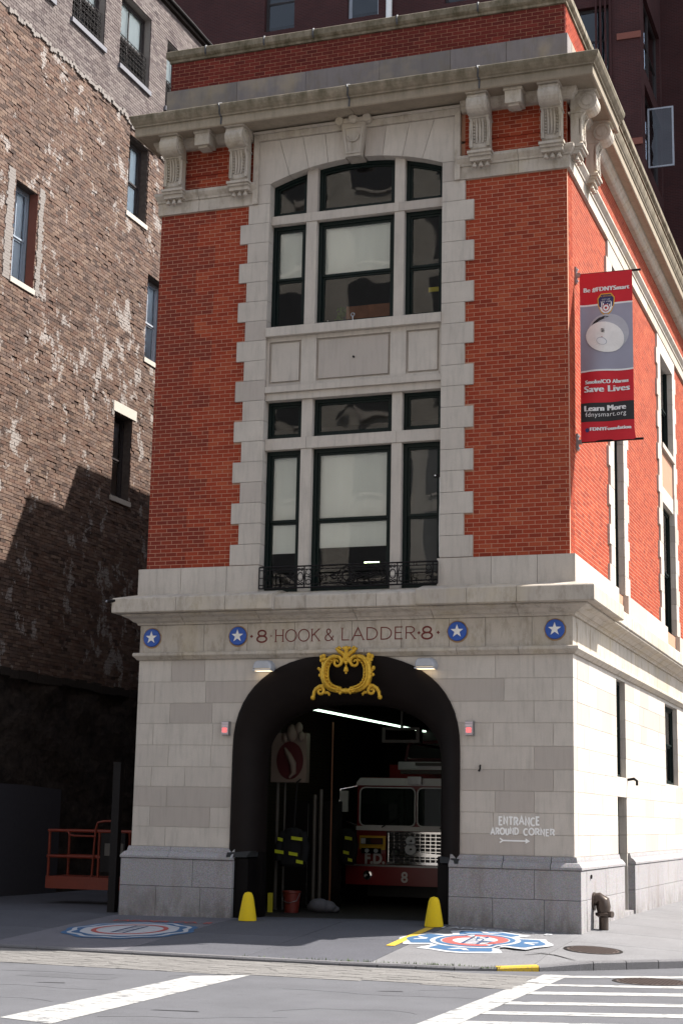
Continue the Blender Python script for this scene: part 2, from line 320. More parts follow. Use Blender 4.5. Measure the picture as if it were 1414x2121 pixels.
# stroke letters (grid 0..w, 0..1)
def arc(cx, cy, rx, ry, a0, a1, n=12): return [(cx + rx * math.cos(math.radians(a0 + (a1 - a0) * i / n)), cy + ry * math.sin(math.radians(a0 + (a1 - a0) * i / n))) for i in range(n + 1)]
GL = {'H': (.75, [[(0.08, 0), (.08, 1)], [(.67, 0), (.67, 1)], [(.08, .52), (.67, .52)]]), 'O': (.92, [arc(.46, .5, .44, .49, 0, 360, 24)]), 'K': (.72, [[(.08, 0), (.08, 1)], [(.66, 1), (.1, .45)], [(.25, .6), (.7, 0)]]),
      'L': (.6, [[(.08, 1), (.08, .02), (.55, .02)]]), 'A': (.84, [[(.03, 0), (.42, 1), (.81, 0)], [(.17, .36), (.67, .36)]]), 'D': (.82, [[(.08, .02), (.08, .98)] + arc(.3, .5, .46, .48, 90, -90, 12) + [(.08, .02)]]),
      'E': (.6, [[(.55, .98), (.08, .98), (.08, .02), (.56, .02)], [(.08, .53), (.48, .53)]]), 'R': (.7, [[(.08, 0), (.08, .98)] + arc(.38, .74, .24, .24, 90, -90, 8) + [(.08, .5)], [(.34, .5), (.68, 0)]]),
      '8': (.66, [arc(.33, .74, .23, .24, -90, 270, 16), arc(.33, .26, .29, .26, 90, 450, 16)]), '&': (.95, [[(.88, .42), (.72, .14), (.5, .02), (.28, .02), (.1, .13), (.08, .3), (.2, .45), (.5, .62), (.6, .78), (.52, .93), (.38, .98), (.24, .9), (.22, .76), (.35, .56), (.88, .02)]]),
      'N': (.72, [[(.08, 0), (.08, 1), (.64, 0), (.64, 1)]]), 'T': (.66, [[(.33, 0), (.33, .98)], [(.02, .99), (.64, .99)]]), 'C': (.72, [arc(.42, .5, .38, .48, 50, 310, 14)]), 'U': (.72, [[(.08, 1), (.08, .35)] + arc(.36, .33, .28, .31, 180, 360, 10) + [(.64, 1)]]), ' ': (.4, [])}
def stroke_text(mb, txt, x0, x1, z0, h, w, y, serif=0, jit=0, gap=.2):
    tot = sum(GL[c][0] for c in txt) + gap * (len(txt) - 1); k = (x1 - x0) / tot; x = x0; q = 0
    for c in txt:
        gw, st = GL[c]; dz = R.uniform(-jit, jit); hh = h * (1 + R.uniform(-jit, jit) * 3)
        for s_ in st:
            q += 1; e = .0004 * (q % 5)
            mb.strip([(x + a * k, z0 + dz + b * hh) for a, b in s_], w * (1 + R.uniform(-1, 1) * jit * 8), y - e, y + .012)
            if serif and len(s_) <= 3 and c in 'HKLARN':
                for a, b in (s_[0], s_[-1]):
                    if b in (0, 1): q += 1; e = .0004 * (q % 5 + 5); mb.strip([(x + a * k - serif, z0 + (b * h if b == 0 else h)), (x + a * k + serif, z0 + (b * h if b == 0 else h))], w * .45, y - e, y + .012)
        x += (gw + gap) * k
plain('rust', (.30, .19, .11), .9, 0, .2, .4, 12); roadpaint('sign_white', (.80, .78, .75), .72, 0)
pavemat('asphalt_new', (.105, .105, .113), (.105, .105, .113), spots=False); pavemat('crack', (.045, .045, .048), (.04, .04, .045), spots=False)
# ============================================================ FIREHOUSE
def xf(mb, fn): mb.v = [fn(*v) for v in mb.v]; return mb
def loft(mb, loops):
    n = len(loops[0]); vs = [v for l in loops for v in l]; fs = []
    for i in range(len(loops) - 1):
        for k in range(n): fs.append((i * n + k, (i + 1) * n + k, (i + 1) * n + (k + 1) % n, i * n + (k + 1) % n))
    fs += [tuple(range(n - 1, -1, -1)), tuple((len(loops) - 1) * n + k for k in range(n))]
    return mb.add(vs, fs)
F = thing('firehouse', 'three storey red brick and limestone corner firehouse with a black arched truck door', 'building', (0, 0, .3))
XL, XR, YS = -3.75, 3.75, 20.0
SIDE = lambda x, y, z: (3.75 - y, x, z)
IDN = lambda x, y, z: (x, y, z)
def arch_w(z, a=1.92, zc=2.95, b=1.56, e=2.4):
    if z <= zc: return a
    t = min(1, (z - zc) / b); return a * max(0, 1 - t ** e) ** (1 / e)
def arch_z(x, a=1.92, zc=2.95, b=1.56, e=2.4): return zc + b * max(0, 1 - min(1, abs(x) / a) ** e) ** (1 / e)
# ---- structural core (rough inner masonry; openings are real)
core = MB()
def lowpoly(s):
    zs = [1.3, 2.95] + [2.95 + 1.56 * math.sin(PI / 2 * i / 12) for i in range(1, 12)]
    return [(s * 3.745, .2), (s * 1.93, .2)] + [(s * (arch_w(z) + .008), z) for z in zs] + [(s * .3, 4.52), (s * .3, 4.62), (s * 3.745, 4.62)]
lowc = MB()
for s in (-1, 1): lowc.prism(lowpoly(s), .0055, .42)
lowc.box(-.3, .3, .012, .42, 4.535, 4.62); part('stone_backing', lowc, 'stone_mortar', F)
core.box(-3.704, 3.704, .0415, .42, 4.62, 5.58)
for s in (-1, 1): core.box(*sorted((s * 3.706, s * 1.60)), .0415, .42, 5.58, 13.2)
core.box(-3.706, 3.706, .0415, .42, 13.25, 14.3); core.box(-3.80, 3.60, .42, .75, 14.28, 15.7)
part('wall_core', core, 'mortar', F)
# side and rear walls, floors, roof
SO_LOW = [(3.75, 4.65, 2.72, 4.42), (3.75, 4.65, .30, 2.36), (9.5, 11.3, 2.75, 4.40), (12.0, 13.2, .30, 2.6), (15.6, 17.4, 2.75, 4.4)]
SO_UP = [(3.87, 4.85, 6.05, 9.05), (3.87, 4.85, 10.15, 12.36), (9.8, 11.6, 6.05, 8.85), (9.8, 11.6, 10.1, 12.36), (15.7, 17.5, 6.05, 8.85), (15.7, 17.5, 10.1, 12.36)]
def holed_wall(mb, u0, u1, z0, z1, holes, d0, d1, fn):
    us = sorted({u0, u1} | {h[0] for h in holes} | {h[1] for h in holes})
    for a, b in zip(us, us[1:]):
        zs = [z0]; hs = sorted([h for h in holes if h[0] < (a + b) / 2 < h[1]], key=lambda h: h[2])
        cur = z0
        for h in hs:
            if h[2] > cur: mb_add = MB().box(a, b, d0, d1, cur, h[2]); xf(mb_add, fn); mb.add(mb_add.v, mb_add.f)
            cur = h[3]
        if cur < z1: mb_add = MB().box(a, b, d0, d1, cur, z1); xf(mb_add, fn); mb.add(mb_add.v, mb_add.f)
gr_ow = lambda H: [(a - .012, b + .012, c - .012, d + .012) for a, b, c, d in H]
sw = MB(); holed_wall(sw, .42, 26, .2, 4.62, gr_ow(SO_LOW), .0055, .45, SIDE); part('stone_backing', sw, 'stone_mortar', F)
sw = MB(); holed_wall(sw, .42, 26, 4.62, 14.3, gr_ow(SO_UP), .041, .45, SIDE)
sw.box(3.25, 3.60, .75, 26, 14.28, 15.7)
part('side_wall_core', sw, 'mortar', F)
ins = MB(); ins.box(-3.70, -3.40, .42, 26, .2, 13.3); ins.box(-3.70, 3.3, 25.7, 26, .2, 13.3); ins.box(-3.4, 3.3, 12.2, 12.4, .2, 13.3)
ins.box(-3.4, 3.3, .42, 26, 4.5, 5.4); ins.box(-3.4, 3.3, .42, 26, 9.35, 9.95)
part('inner_wall', ins, 'room_wall', F)
rf = MB(); rf.box(-3.72, 3.3, .42, 26, 13.3, 13.46); rf.box(-3.72, -.6, 7.08, 9.1, 13.46, 15.05); rf.box(-3.72, -.2, 9.1, 24, 13.46, 16.15)
part('roof', rf, 'dark_concrete', F)
pw = MB().box(-3.75, -3.702, .42, 26, .2, 13.46); part('party_wall', pw, 'old_brick', F)
# ---- bricks
BW, BH, G = .203, .071, .0095
def lay(z0, z1, span, shift=0):
    out = []; n = max(1, round((z1 - z0) / BH)); p = (z1 - z0) / n
    for i in range(n):
        za = z0 + i * p + G / 2; zb = za + p - G; off = (BW / 2 if (i + shift) % 2 else 0)
        for u0, u1 in span((za + zb) / 2):
            k = math.floor((u0 - off) / BW); u = off + k * BW
            while u < u1 - .01:
                a = max(u, u0) + G / 2; b = min(u + BW, u1) - G / 2
                if b - a > .03: out.append((a, b, za, zb, b - a > BW - G - 1e-4))
                u += BW
    return out
QZ = [12.53 - .3589 * k for k in range(19)]
def qedge(z, side=None):
    k = min(17, max(0, int((12.53 - z) / .3589))); return 2.13 if k % 2 else 1.98
fr = lay(6.06, 12.525, lambda z: [(-3.71, -qedge(z) - .004), (qedge(z) + .004, 3.71)])
fz = lay(12.94, 13.72, lambda z: [(-3.71, -1.91), (1.96, 3.71)], 1)
full = [b for b in fr if b[4] and b[0] > 2]; full.sort(key=lambda b: b[2]); single = set(id(b) for b in full[:300])
bm1 = mesh('brick', MB().box(-(BW - G) / 2, (BW - G) / 2, -.03, .03, -(BH - G) / 2, (BH - G) / 2), 'red_brick')
field = MB()
for b in fr + fz:
    j = R.uniform(-.0008, .0006)
    if id(b) in single: inst('brick', bm1, ((b[0] + b[1]) / 2, .07 + j, (b[2] + b[3]) / 2), F)
    else: field.box(b[0], b[1], .04 + j, .10 + j, b[2], b[3])
part('brickwork', field, 'red_brick', F, kind='stuff')
at = MB()
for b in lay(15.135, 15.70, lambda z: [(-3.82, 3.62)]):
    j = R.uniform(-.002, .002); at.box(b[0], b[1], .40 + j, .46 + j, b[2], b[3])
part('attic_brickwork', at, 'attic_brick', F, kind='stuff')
part('attic_mortar_bed', MB().box(-3.80, 3.60, .405, .4195, 15.1, 15.7), 'attic_mortar', F)
def sspan(z):
    segs = [(.105, YS)]
    def cut(a, b):
        nonlocal segs
        segs = [s for t in segs for s in ((t[0], min(t[1], a)), (max(t[0], b), t[1])) if s[1] - s[0] > .02]
    w_ = 0 if qedge(z) < 2 else .15
    if z < 12.6:
        for a, b in ((3.87, 4.85), (9.8, 11.6), (15.7, 17.5)): cut(a - .40 - w_, b + .40 + w_)
    return segs
sb = MB()
for b in lay(6.06, 12.525, sspan, 1) + lay(12.94, 13.72, lambda z: [(.105, YS)]):
    j = R.uniform(-.0004, .0004); q = MB().box(b[0], b[1], .04 + j, .10 + j, b[2], b[3]); xf(q, SIDE); sb.add(q.v, q.f)
for b in lay(15.135, 15.70, lambda z: [(.47, YS)], 1): sb.box(3.56, 3.62, b[0], b[1], b[2], b[3])
part('side_brickwork', sb, 'red_brick', F, kind='stuff')
# ---- stone blocks (each a part)
def blk(x0, x1, z0, z1, y0=0, y1=.35, fn=IDN, mt='limestone', name='stone_block', g=.0028):
    mb = MB().box(x0 + g, x1 - g, y0 + R.uniform(-.0015, .0015), y1, z0 + g, z1 - g); return part(name, xf(mb, fn), mt, F)
LZ = [1.38, 1.70, 2.03, 2.36, 2.69, 3.05, 3.41, 3.75, 4.11, 4.48]
def row_blocks(u0, u1, off):
    xs = [u0]; u = u0 + off
    while u < u1 - .35: xs.append(u); u += R.choice([.62, .78, .95, 1.1])
    xs.append(u1); return xs
for s in (-1, 1):
    for i, (za, zb) in enumerate(zip(LZ, LZ[1:])):
        wa, wb = arch_w(za), arch_w(zb)
        xs = row_blocks(0, 3.75 - max(wa, 1.75) + .0, .32 if i % 2 else .62); xs = [3.75 - x for x in xs]
        if zb > 2.95 and len(xs) > 2 and xs[-2] - wa < .25: xs.pop(-2)
        for a, b in zip(xs[:-2], xs[1:-1]): blk(*sorted((s * a, s * b)), za, zb, 0, .3)
        a = xs[-2]; zz = [za + .0035 + (zb - za - .007) * t / 6 for t in range(7)]
        poly = [(s * (a - .0035), zb - .0035), (s * (a - .0035), za + .0035)] + [(s * (arch_w(z) + .003), z) for z in zz]
        part('stone_block', MB().prism(poly, R.uniform(-.0015, .0015), .3), 'limestone', F)
# side ashlar
def srow(za, zb, i):
    z = (za + zb) / 2; segs = [(.304, YS)]
    for a, b, c, d in SO_LOW:
        if c < z < d or (c < zb - .05 and d > za + .05): segs = [t for s_ in segs for t in ((s_[0], min(s_[1], a)), (max(s_[0], b), s_[1])) if t[1] - t[0] > .05]
    for a, b in segs:
        xs = row_blocks(a, b, .5 if i % 2 else .95)
        for p, q in zip(xs, xs[1:]): blk(p, q, za, zb, 0, .3, SIDE)
for i, (za, zb) in enumerate(zip(LZ, LZ[1:])): srow(za, zb, i)
# granite plinth
def granite(x0, x1, z0, z1, fn=IDN, y0=-.12): blk(x0, x1, z0, z1, y0, .3, fn, 'granite', 'granite_block')
for x0, x1, cuts in ((-3.87, -1.84, (-3.2, -2.4)), (1.80, 3.87, (2.5, 3.3))):
    for z0, z1, cc in ((.10, .74, cuts), (.74, 1.18, [(cuts[0] + cuts[1]) / 2 + .25])):
        xs = [x0, *cc, x1]
        for a, b in zip(xs, xs[1:]): granite(a, b, z0, z1)
CAPP = [(0, 1.378), (.03, 1.378), (.045, 1.33), (.05, 1.30), (.085, 1.285), (.115, 1.25), (.135, 1.225), (.135, 1.19), (.12, 1.183), (0, 1.183)]
def sweep(prof, stations, name, mt, fn=IDN, label=None):
    mb = loft(MB(), [[(*st(o), z) for o, z in prof] for st in stations]); return part(name, xf(mb, fn), mt, F, label=label)
def fst(x): return lambda o: (x, -o)
def sst(y, k=1.0): return lambda o: (XR + o * k, y)
RC = lambda o: (XR + o, -o)
for a, b in ((-3.0, -1.84), (1.80, 2.65), (2.655, 3.4)): sweep(CAPP, [fst(a), fst(b - .005)], 'granite_cap', 'granite')
sweep(CAPP, [lambda o: (XL - o, .3), lambda o: (XL - o, -o), fst(-3.005)], 'granite_cap', 'granite')
sweep(CAPP, [fst(3.405), RC, sst(1.2)], 'granite_cap', 'granite')
sgaps = [(1.205, 2.5), (2.505, 3.66), (4.74, 6.5), (6.505, 8.2), (8.205, 10), (10.005, 11.9), (13.3, 15), (15.005, YS)]
for a, b in sgaps: sweep(CAPP, [sst(a), sst(b)], 'granite_cap', 'granite')
for a, b in [(.305, 1.9), (1.9, 3.66), (4.74, 6.4), (6.4, 8.1), (8.1, 10), (10, 11.9), (13.3, 15), (15, YS)]:
    granite(a, b, .74, 1.18, SIDE); granite(a, b, .10, .74, SIDE)
blk(3.75, 4.65, .2, .40, -.1, .4, SIDE, 'granite', 'door_step')
# ---- string course, frieze and lower cornice
P3 = [(-.2, 4.605), (.085, 4.605), (.10, 4.59), (.10, 4.55), (.06, 4.515), (.03, 4.484), (-.2, 4.484)]
P1 = [(-.2, 5.625), (0, 5.62), (.40, 5.515), (.42, 5.495), (.42, 5.27), (.40, 5.254), (-.2, 5.254)]
P2 = [(-.2, 5.25), (.345, 5.25), (.345, 5.225), (.30, 5.205), (.22, 5.185), (.16, 5.15), (.13, 5.13), (.10, 5.128), (.06, 5.105), (.05, 5.08), (-.2, 5.08)]
def scl(P, k, kb=1): return [(o * k if o > 0 else o, z) for o, z in P]
LC = lambda o: (XL - max(o, 0) * .85, -o)
LB = lambda o: (XL - max(o, 0) * .85, .42)
def run(P, xs, name, mt, ys, left=True, kside=1.0, ksplit=None):
    if left: sweep(P, [LB, LC, fst(xs[0] - .003)], name, mt)
    for a, b in zip(xs, xs[1:]): sweep(P, [fst(a + .003), fst(b - .003)], name, mt)
    y1 = ksplit or ys[0]
    sweep(P, [fst(xs[-1] + .003), RC, sst(y1)], name, mt)
    yy = [y1] + [y for y in ys if y > y1 + .2]
    for a, b in zip(yy, yy[1:]): sweep(P, [sst(a + .003, kside), sst(b - .003, kside)], name, mt)
SY = [2.0, 4.0, 6.0, 8.0, 10.0, 12, 14, 16, 18, YS]
run(P3, [-2.9, -1.2, .35, 1.9, 2.9], 'string_course_block', 'limestone_trim', SY)
# cornice with the shallower middle length over the door
for a, b in ((-2.9, -2.0), (-2.0, -1.15), (1.31, 2.15), (2.15, 2.95)): sweep(P1, [fst(a + .003), fst(b - .003)], 'cornice_block', 'limestone_trim')
for a, b in ((-1.15, -.6), (-.6, .62), (.62, 1.31)): sweep(scl([(o, z - (.03 if z > 5.4 else 0)) for o, z in P1], .78), [fst(a + .003), fst(b - .003)], 'cornice_block', 'limestone_trim')
sweep(P1, [LB, LC, fst(-2.903)], 'cornice_block', 'limestone_trim'); sweep(P1, [fst(2.953), RC, sst(2.2)], 'cornice_block', 'limestone_trim')
for a, b in zip([2.2] + SY[1:], SY[1:]): sweep(scl(P1, .72), [sst(a + .003), sst(b - .003)], 'cornice_block', 'limestone_trim')
run(scl(P2, .8), [-2.9, -1.5, .2, 1.5, 2.9], 'bed_moulding', 'limestone_trim', SY)
for a, b in zip([XL, -2.55, -1.75, -.9, .1, .95, 1.75, 2.35, 3.1], [-2.55, -1.75, -.9, .1, .95, 1.75, 2.35, 3.1, XR]): blk(a, b, 4.605, 5.08, -.004, .3, mt='limestone_trim', name='frieze_block')
for a, b in zip([.304, 1.4] + SY, [1.4] + SY): blk(a, b, 4.605, 5.08, -.004, .3, SIDE, 'limestone_trim', 'frieze_block')
# dark arcs on the side frieze: groove shade put in as darker strips
for y in (.28, 1.35):
    mb = MB(); mb.strip([(y + .05 * math.cos(t), 4.84 + .17 * math.sin(t)) for t in [(-1.2 + 2.4 * i / 8) for i in range(9)]], .035, -.006, .01); part('frieze_groove_shade', xf(mb, SIDE), 'limestone_cornice', F)
# dado band
for a, b in ((-3.81, -3.0), (-3.0, -2.15), (-2.15, -1.56), (1.55, 2.45), (2.45, 3.2), (3.2, 3.81)): blk(a, b, 5.6, 6.055, -.055, .3, name='dado_block', mt='limestone')
for a, b in ((.302, 2.1), (2.1, 3.87), (4.85, 7), (7, 9.8), (11.6, 13.5), (13.5, 15.7), (17.5, YS)): blk(a, b, 5.6, 6.055, -.055, .3, SIDE, 'limestone', 'dado_block')
# ---- quoin blocks beside the tall window bays
for s in (-1, 1):
    for k in range(18): blk(*sorted((s * 1.575, s * (2.13 if k % 2 else 1.98))), QZ[k + 1], QZ[k], 0, .3, name='quoin_block')
for a, b in ((3.87, 4.85), (9.8, 11.6), (15.7, 17.5)):
    for k in range(18):
        e = .55 if k % 2 else .40
        if QZ[k] > 12.4 or QZ[k + 1] > 12.3:
            continue
        blk(a - e, a, QZ[k + 1], QZ[k], 0, .3, SIDE, name='quoin_block'); blk(b, b + e, QZ[k + 1], QZ[k], 0, .3, SIDE, name='quoin_block')
    blk(a - .40, b + .40, QZ[1], 12.527, 0, .3, SIDE, name='lintel_block')
    blk(a, b, 9.05 if a < 4 else 8.85, 9.2, .03, .35, SIDE, name='spandrel_block'); blk(a, b, 9.2, 10.02, .09, .35, SIDE, name='spandrel_panel'); blk(a - .03, b + .03, 10.02, 10.14, -.03, .35, SIDE, name='window_sill')
# ---- segmental head over the upper front window
def za(x): return 13.185 - .295 * (x / 1.575) ** 2
jx = [-1.575, -1.22, -.86, -.50, -.17]
def topx(x): return x + x * (13.70 - za(x)) / (za(x) - 8.9) if abs(x) < 1.5 else x * 1.14
for s in (-1, 1):
    for a, b in zip(jx, jx[1:]):
        pts = [(s * (a + (b - a) * t / 5), za(a + (b - a) * t / 5) + .001) for t in range(6)]
        ta, tb = topx(a), topx(b); e = .003
        poly = [(p[0] - s * (e if i == 5 else -e if i == 0 else 0), p[1]) for i, p in enumerate(pts)] + [(s * (tb - e), 13.70), (s * (ta + e), 13.70)]
        if a == -1.575: poly += [(s * -1.80, 13.70), (s * -1.80, 12.89)]
        part('voussoir', MB().prism(poly, .0 + R.uniform(-.002, .002), .3), 'limestone', F)
    blk(*sorted((s * 1.575, s * 1.80)), 12.53, 12.888, 0, .3, name='impost_block')
    part('architrave', MB().prism([(s * 1.80, 12.53), (s * 1.90, 12.53), (s * 1.90, 13.82), (s * 1.80, 13.702)], -.045, .3), 'limestone_trim', F)
part('architrave', MB().prism([(-1.80, 13.704), (1.80, 13.704), (1.90, 13.824), (-1.90, 13.824)], -.045, .3), 'limestone_trim', F)
part('frieze_moulding', loft(MB(), [[(x, -o, z) for o, z in [(-.2, 13.86), (.10, 13.86), (.10, 13.845), (.05, 13.828), (-.2, 13.828)]] for x in (-1.9, 1.9)]), 'limestone_trim', F)
ks = MB(); ks.prism([(-.14, 13.16), (.14, 13.16), (.215, 13.70), (.225, 13.78), (-.225, 13.78), (-.215, 13.70)], -.12, .28)
ks.ring([(-.13, 13.21), (.13, 13.21), (.19, 13.72), (-.19, 13.72)], [(-.10, 13.25), (.10, 13.25), (.15, 13.68), (-.15, 13.68)], -.135, -.12)
ks.strip([(.10 * math.cos(t), 13.53 + .10 * math.sin(t)) for t in [PI + (PI * i / 10) for i in range(11)]], .022, -.15, -.12)
part('keystone', ks, 'limestone_trim', F)
kc = MB(); kc.box(-.27, .27, -.15, .2, 13.78, 13.86)
for s in (-1, 1): kc.lathe([(.075, -.17), (.075, 0)], (s * .25, 0, 13.83), 14, 'y')
kc.ball((0, -.14, 13.84), .09, 10); part('keystone_ornament', kc, 'limestone_trim', F)
# ---- window bays (stone mullions, transoms, panel, sills)
for x0, x1 in ((-.92, -.72), (.70, .88)):
    for z0, z1 in ((10.225, 12.14), (5.60, 8.06), (8.262, 8.93)): blk(x0, x1, z0, z1, .10, .36, name='mullion', g=.001)
    xs = [x0 + (x1 - x0) * t / 3 for t in range(4)]
    part('mullion', MB().prism([(x0, 12.302), (x1, 12.302)] + [(x, za(x) - .0) for x in reversed(xs)], .10, .30), 'limestone', F)
for z0, z1 in ((12.14, 12.302), (8.06, 8.262)):
    for a, b in ((-1.575, -.82), (-.82, .79), (.79, 1.575)): blk(a, b, z0, z1, .085, .36, name='transom', g=.002)
for a, b in ((-1.575, -.2), (-.2, 1.575)): blk(a, b, 8.93, 9.06, .05, .4, name='spandrel_block', g=.001); blk(a, b, 9.06, 9.17, -.0, .4, name='spandrel_moulding', g=.001); blk(a, b, 10.06, 10.225, -.035, .4, name='window_sill', g=.001)
blk(-1.575, 1.575, 9.17, 10.06, .10, .4, name='spandrel_block', g=.001)
for a, b in ((-1.575, -1.53), (-.94, -.66), (.67, .95), (1.53, 1.575)): blk(a, b, 9.17, 10.06, .055, .1, name='panel_stile', g=.001)
for a, b in ((-1.53, -.94), (-.66, .67), (.95, 1.53)):
    blk(a, b, 9.17, 9.23, .055, .1, name='panel_rail', g=.001); blk(a, b, 9.98, 10.06, .055, .1, name='panel_rail', g=.001); blk(a + .035, b - .035, 9.265, 9.95, .068, .101, name='raised_panel', g=.001)
part('anchor_bolt', MB().lathe([(.0, -.03), (.018, -.03), (.018, 0)], (0.02, .068, 9.6), 10, 'y'), 'iron', F)
# ---- windows
def window(fn, u0, u1, z0, z1, d=.2, rail=None, blind_z=None, bl='blind', arch=None, fm='frame_green', gl='glass', fw=.07, munt=0, root=None, room=True, label=None):
    root = root or F; e = .0
    def outl(i):
        b = [(u0 + i, z0 + i), (u1 - i, z0 + i)]
        if arch: return b + [(u1 - i + (u0 - u1 + 2 * i) * t / 8, arch(u1 - i + (u0 - u1 + 2 * i) * t / 8) - i) for t in range(9)]
        return b + [(u1 - i, z1 - i), (u0 + i, z1 - i)]
    mb = MB().ring(outl(.001), outl(fw), d, d + .12); o = part('window', xf(mb, fn), fm, root, label=label)
    sash = []
    if rail: sash = [(z0 + fw, rail, .05), (rail, z1 - fw, .025)]
    else: sash = [(z0 + fw, z1 - fw, .03)]
    for i, (a, b, dd) in enumerate(sash):
        sw_ = .04; A = u0 + fw + .002; B = u1 - fw - .002
        if arch and not rail:
            mb = MB().ring(outl(fw + .001), outl(fw + sw_), d + dd, d + dd + .035)
            gp = outl(fw + .02); g = MB().add([(p[0], d + dd + .018, p[1]) for p in gp], [tuple(range(len(gp)))])
        else:
            mb = MB().ring([(A, a), (B, a), (B, b), (A, b)], [(A + sw_, a + sw_), (B - sw_, a + sw_), (B - sw_, b - sw_), (A + sw_, b - sw_)], d + dd, d + dd + .035)
            g = MB().add([(A + .02, d + dd + .018, a + .02), (B - .02, d + dd + .018, a + .02), (B - .02, d + dd + .018, b - .02), (A + .02, d + dd + .018, b - .02)], [(0, 1, 2, 3)])
            for k in range(munt): um = A + (B - A) * (k + 1) / (munt + 1); mb.box(um - .014, um + .014, d + dd + .002, d + dd + .03, a + sw_, b - sw_)
        s_ = part('sash', xf(mb, fn), fm, o); part('pane', xf(g, fn), gl, o)
    if blind_z is not None: part('blind_or_sky_sheen', xf(MB().box(u0 + fw + .001, u1 - fw - .001, d + .09, d + .095, blind_z, z1 - fw - .001), fn), bl, o)  # real blinds on the firehouse; on the tenement, sky reflection put into colour
    return o
W3 = ((-1.573, -.922), (-.718, .698), (.882, 1.573))
for i, (a, b) in enumerate(W3):
    window(IDN, a, b, 12.304, 13.1, arch=lambda x: za(x) - .002, fw=.06)
    window(IDN, a, b, 10.227, 12.138, rail=11.14, blind_z=(11.18, 11.17, None)[i])
    window(IDN, a, b, 8.264, 8.928, fw=.06)
    window(IDN, a, b, 5.60, 8.058, rail=6.82, blind_z=(6.29, 6.36, 5.9)[i], bl=('blind', 'blind', 'blind_dark')[i])
for a, b, c, d_ in SO_UP: window(SIDE, a, b, c, d_, .12, rail=(c + d_) / 2 - .05, fw=.05)
for a, b, c, d_ in SO_LOW:
    if c > 2: window(SIDE, a, b, c, d_, .10, rail=(c + d_) / 2, fw=.05)
for a, b, z in ((3.75, 4.65, 2.36), (12.0, 13.2, 2.6)):
    dr = part('side_door', xf(MB().box(a, b, .14, .20, .36, z), SIDE), 'frame_green', F)
    part('door_panel', xf(MB().ring([(a + .1, .5), (b - .1, .5), (b - .1, z - .1), (a + .1, z - .1)], [(a + .14, .54), (b - .14, .54), (b - .14, z - .14), (a + .14, z - .14)], .125, .14), SIDE), 'frame_green', dr)
# rooms behind the glass
rm = MB(); rm.box(-3.4, 3.3, 3.6, 3.65, 5.5, 9.35); rm.box(-3.4, 3.3, 3.2, 3.25, 9.95, 13.3); part('partition', rm, 'room_dark', F)
# ---- upper cornice
P4 = [(-.2, 14.30), (.50, 14.30), (.605, 14.25), (.62, 14.235), (.62, 14.20), (.60, 14.15), (.565, 14.10), (.535, 14.075), (.535, 14.05), (.505, 14.045), (.505, 13.90), (.49, 13.88), (.44, 13.88), (.44, 13.895), (-.2, 13.895)]
P5 = [(-.2, 13.893), (.16, 13.893), (.15, 13.84), (.11, 13.80), (.09, 13.755), (.05, 13.73), (-.2, 13.73)]
LC = lambda o: (XL - max(o, 0) * .58, -o)
LB = lambda o: (XL - max(o, 0) * .58, .42)
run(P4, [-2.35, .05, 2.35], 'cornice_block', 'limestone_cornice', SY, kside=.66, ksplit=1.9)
for a, b, st in ((-3.0, -1.92, 0), (1.92, 3.0, 1)): sweep(P5, [fst(a), fst(b)], 'bed_moulding', 'limestone_trim')
sweep(P5, [LB, LC, fst(-3.003)], 'bed_moulding', 'limestone_trim'); sweep(P5, [fst(3.003), RC, sst(1.9)], 'bed_moulding', 'limestone_trim')
for a, b in zip([1.903] + SY[1:], SY[1:]): sweep(P5, [sst(a), sst(b - .003)], 'bed_moulding', 'limestone_trim')
for x in (-2.35, .05, 2.35):
    fl = [(o, z) for o, z in P4 if z < 14.29 and o > .49 and z > 13.87]
    part('lead_flashing', MB().tube([(x + .012 * math.sin(z * 40), -o - .003, z) for o, z in [(.5, 14.3)] + fl], .016, 5), 'lead', F)
P6 = [(-.2, 12.93), (.08, 12.93), (.095, 12.915), (.095, 12.87), (.06, 12.82), (.035, 12.79), (.03, 12.755), (-.2, 12.755)]
P6b = [(-.2, 12.753), (.012, 12.753), (.012, 12.532), (-.2, 12.532)]
for P, nm in ((P6, 'band_moulding'), (P6b, 'band_block')):
    sweep(P, [LB, LC, fst(-2.95)], nm, 'limestone_trim'); sweep(P, [fst(-2.945), fst(-1.903 if P is P6b else -1.83)], nm, 'limestone_trim')
    sweep(P, [fst(1.903 if P is P6b else 1.86), fst(2.9)], nm, 'limestone_trim'); sweep(P, [fst(2.905), RC, sst(2.0)], nm, 'limestone_trim')
    for a, b in zip(SY, SY[1:]): sweep(P, [sst(a + .005), sst(b)], nm, 'limestone_trim')
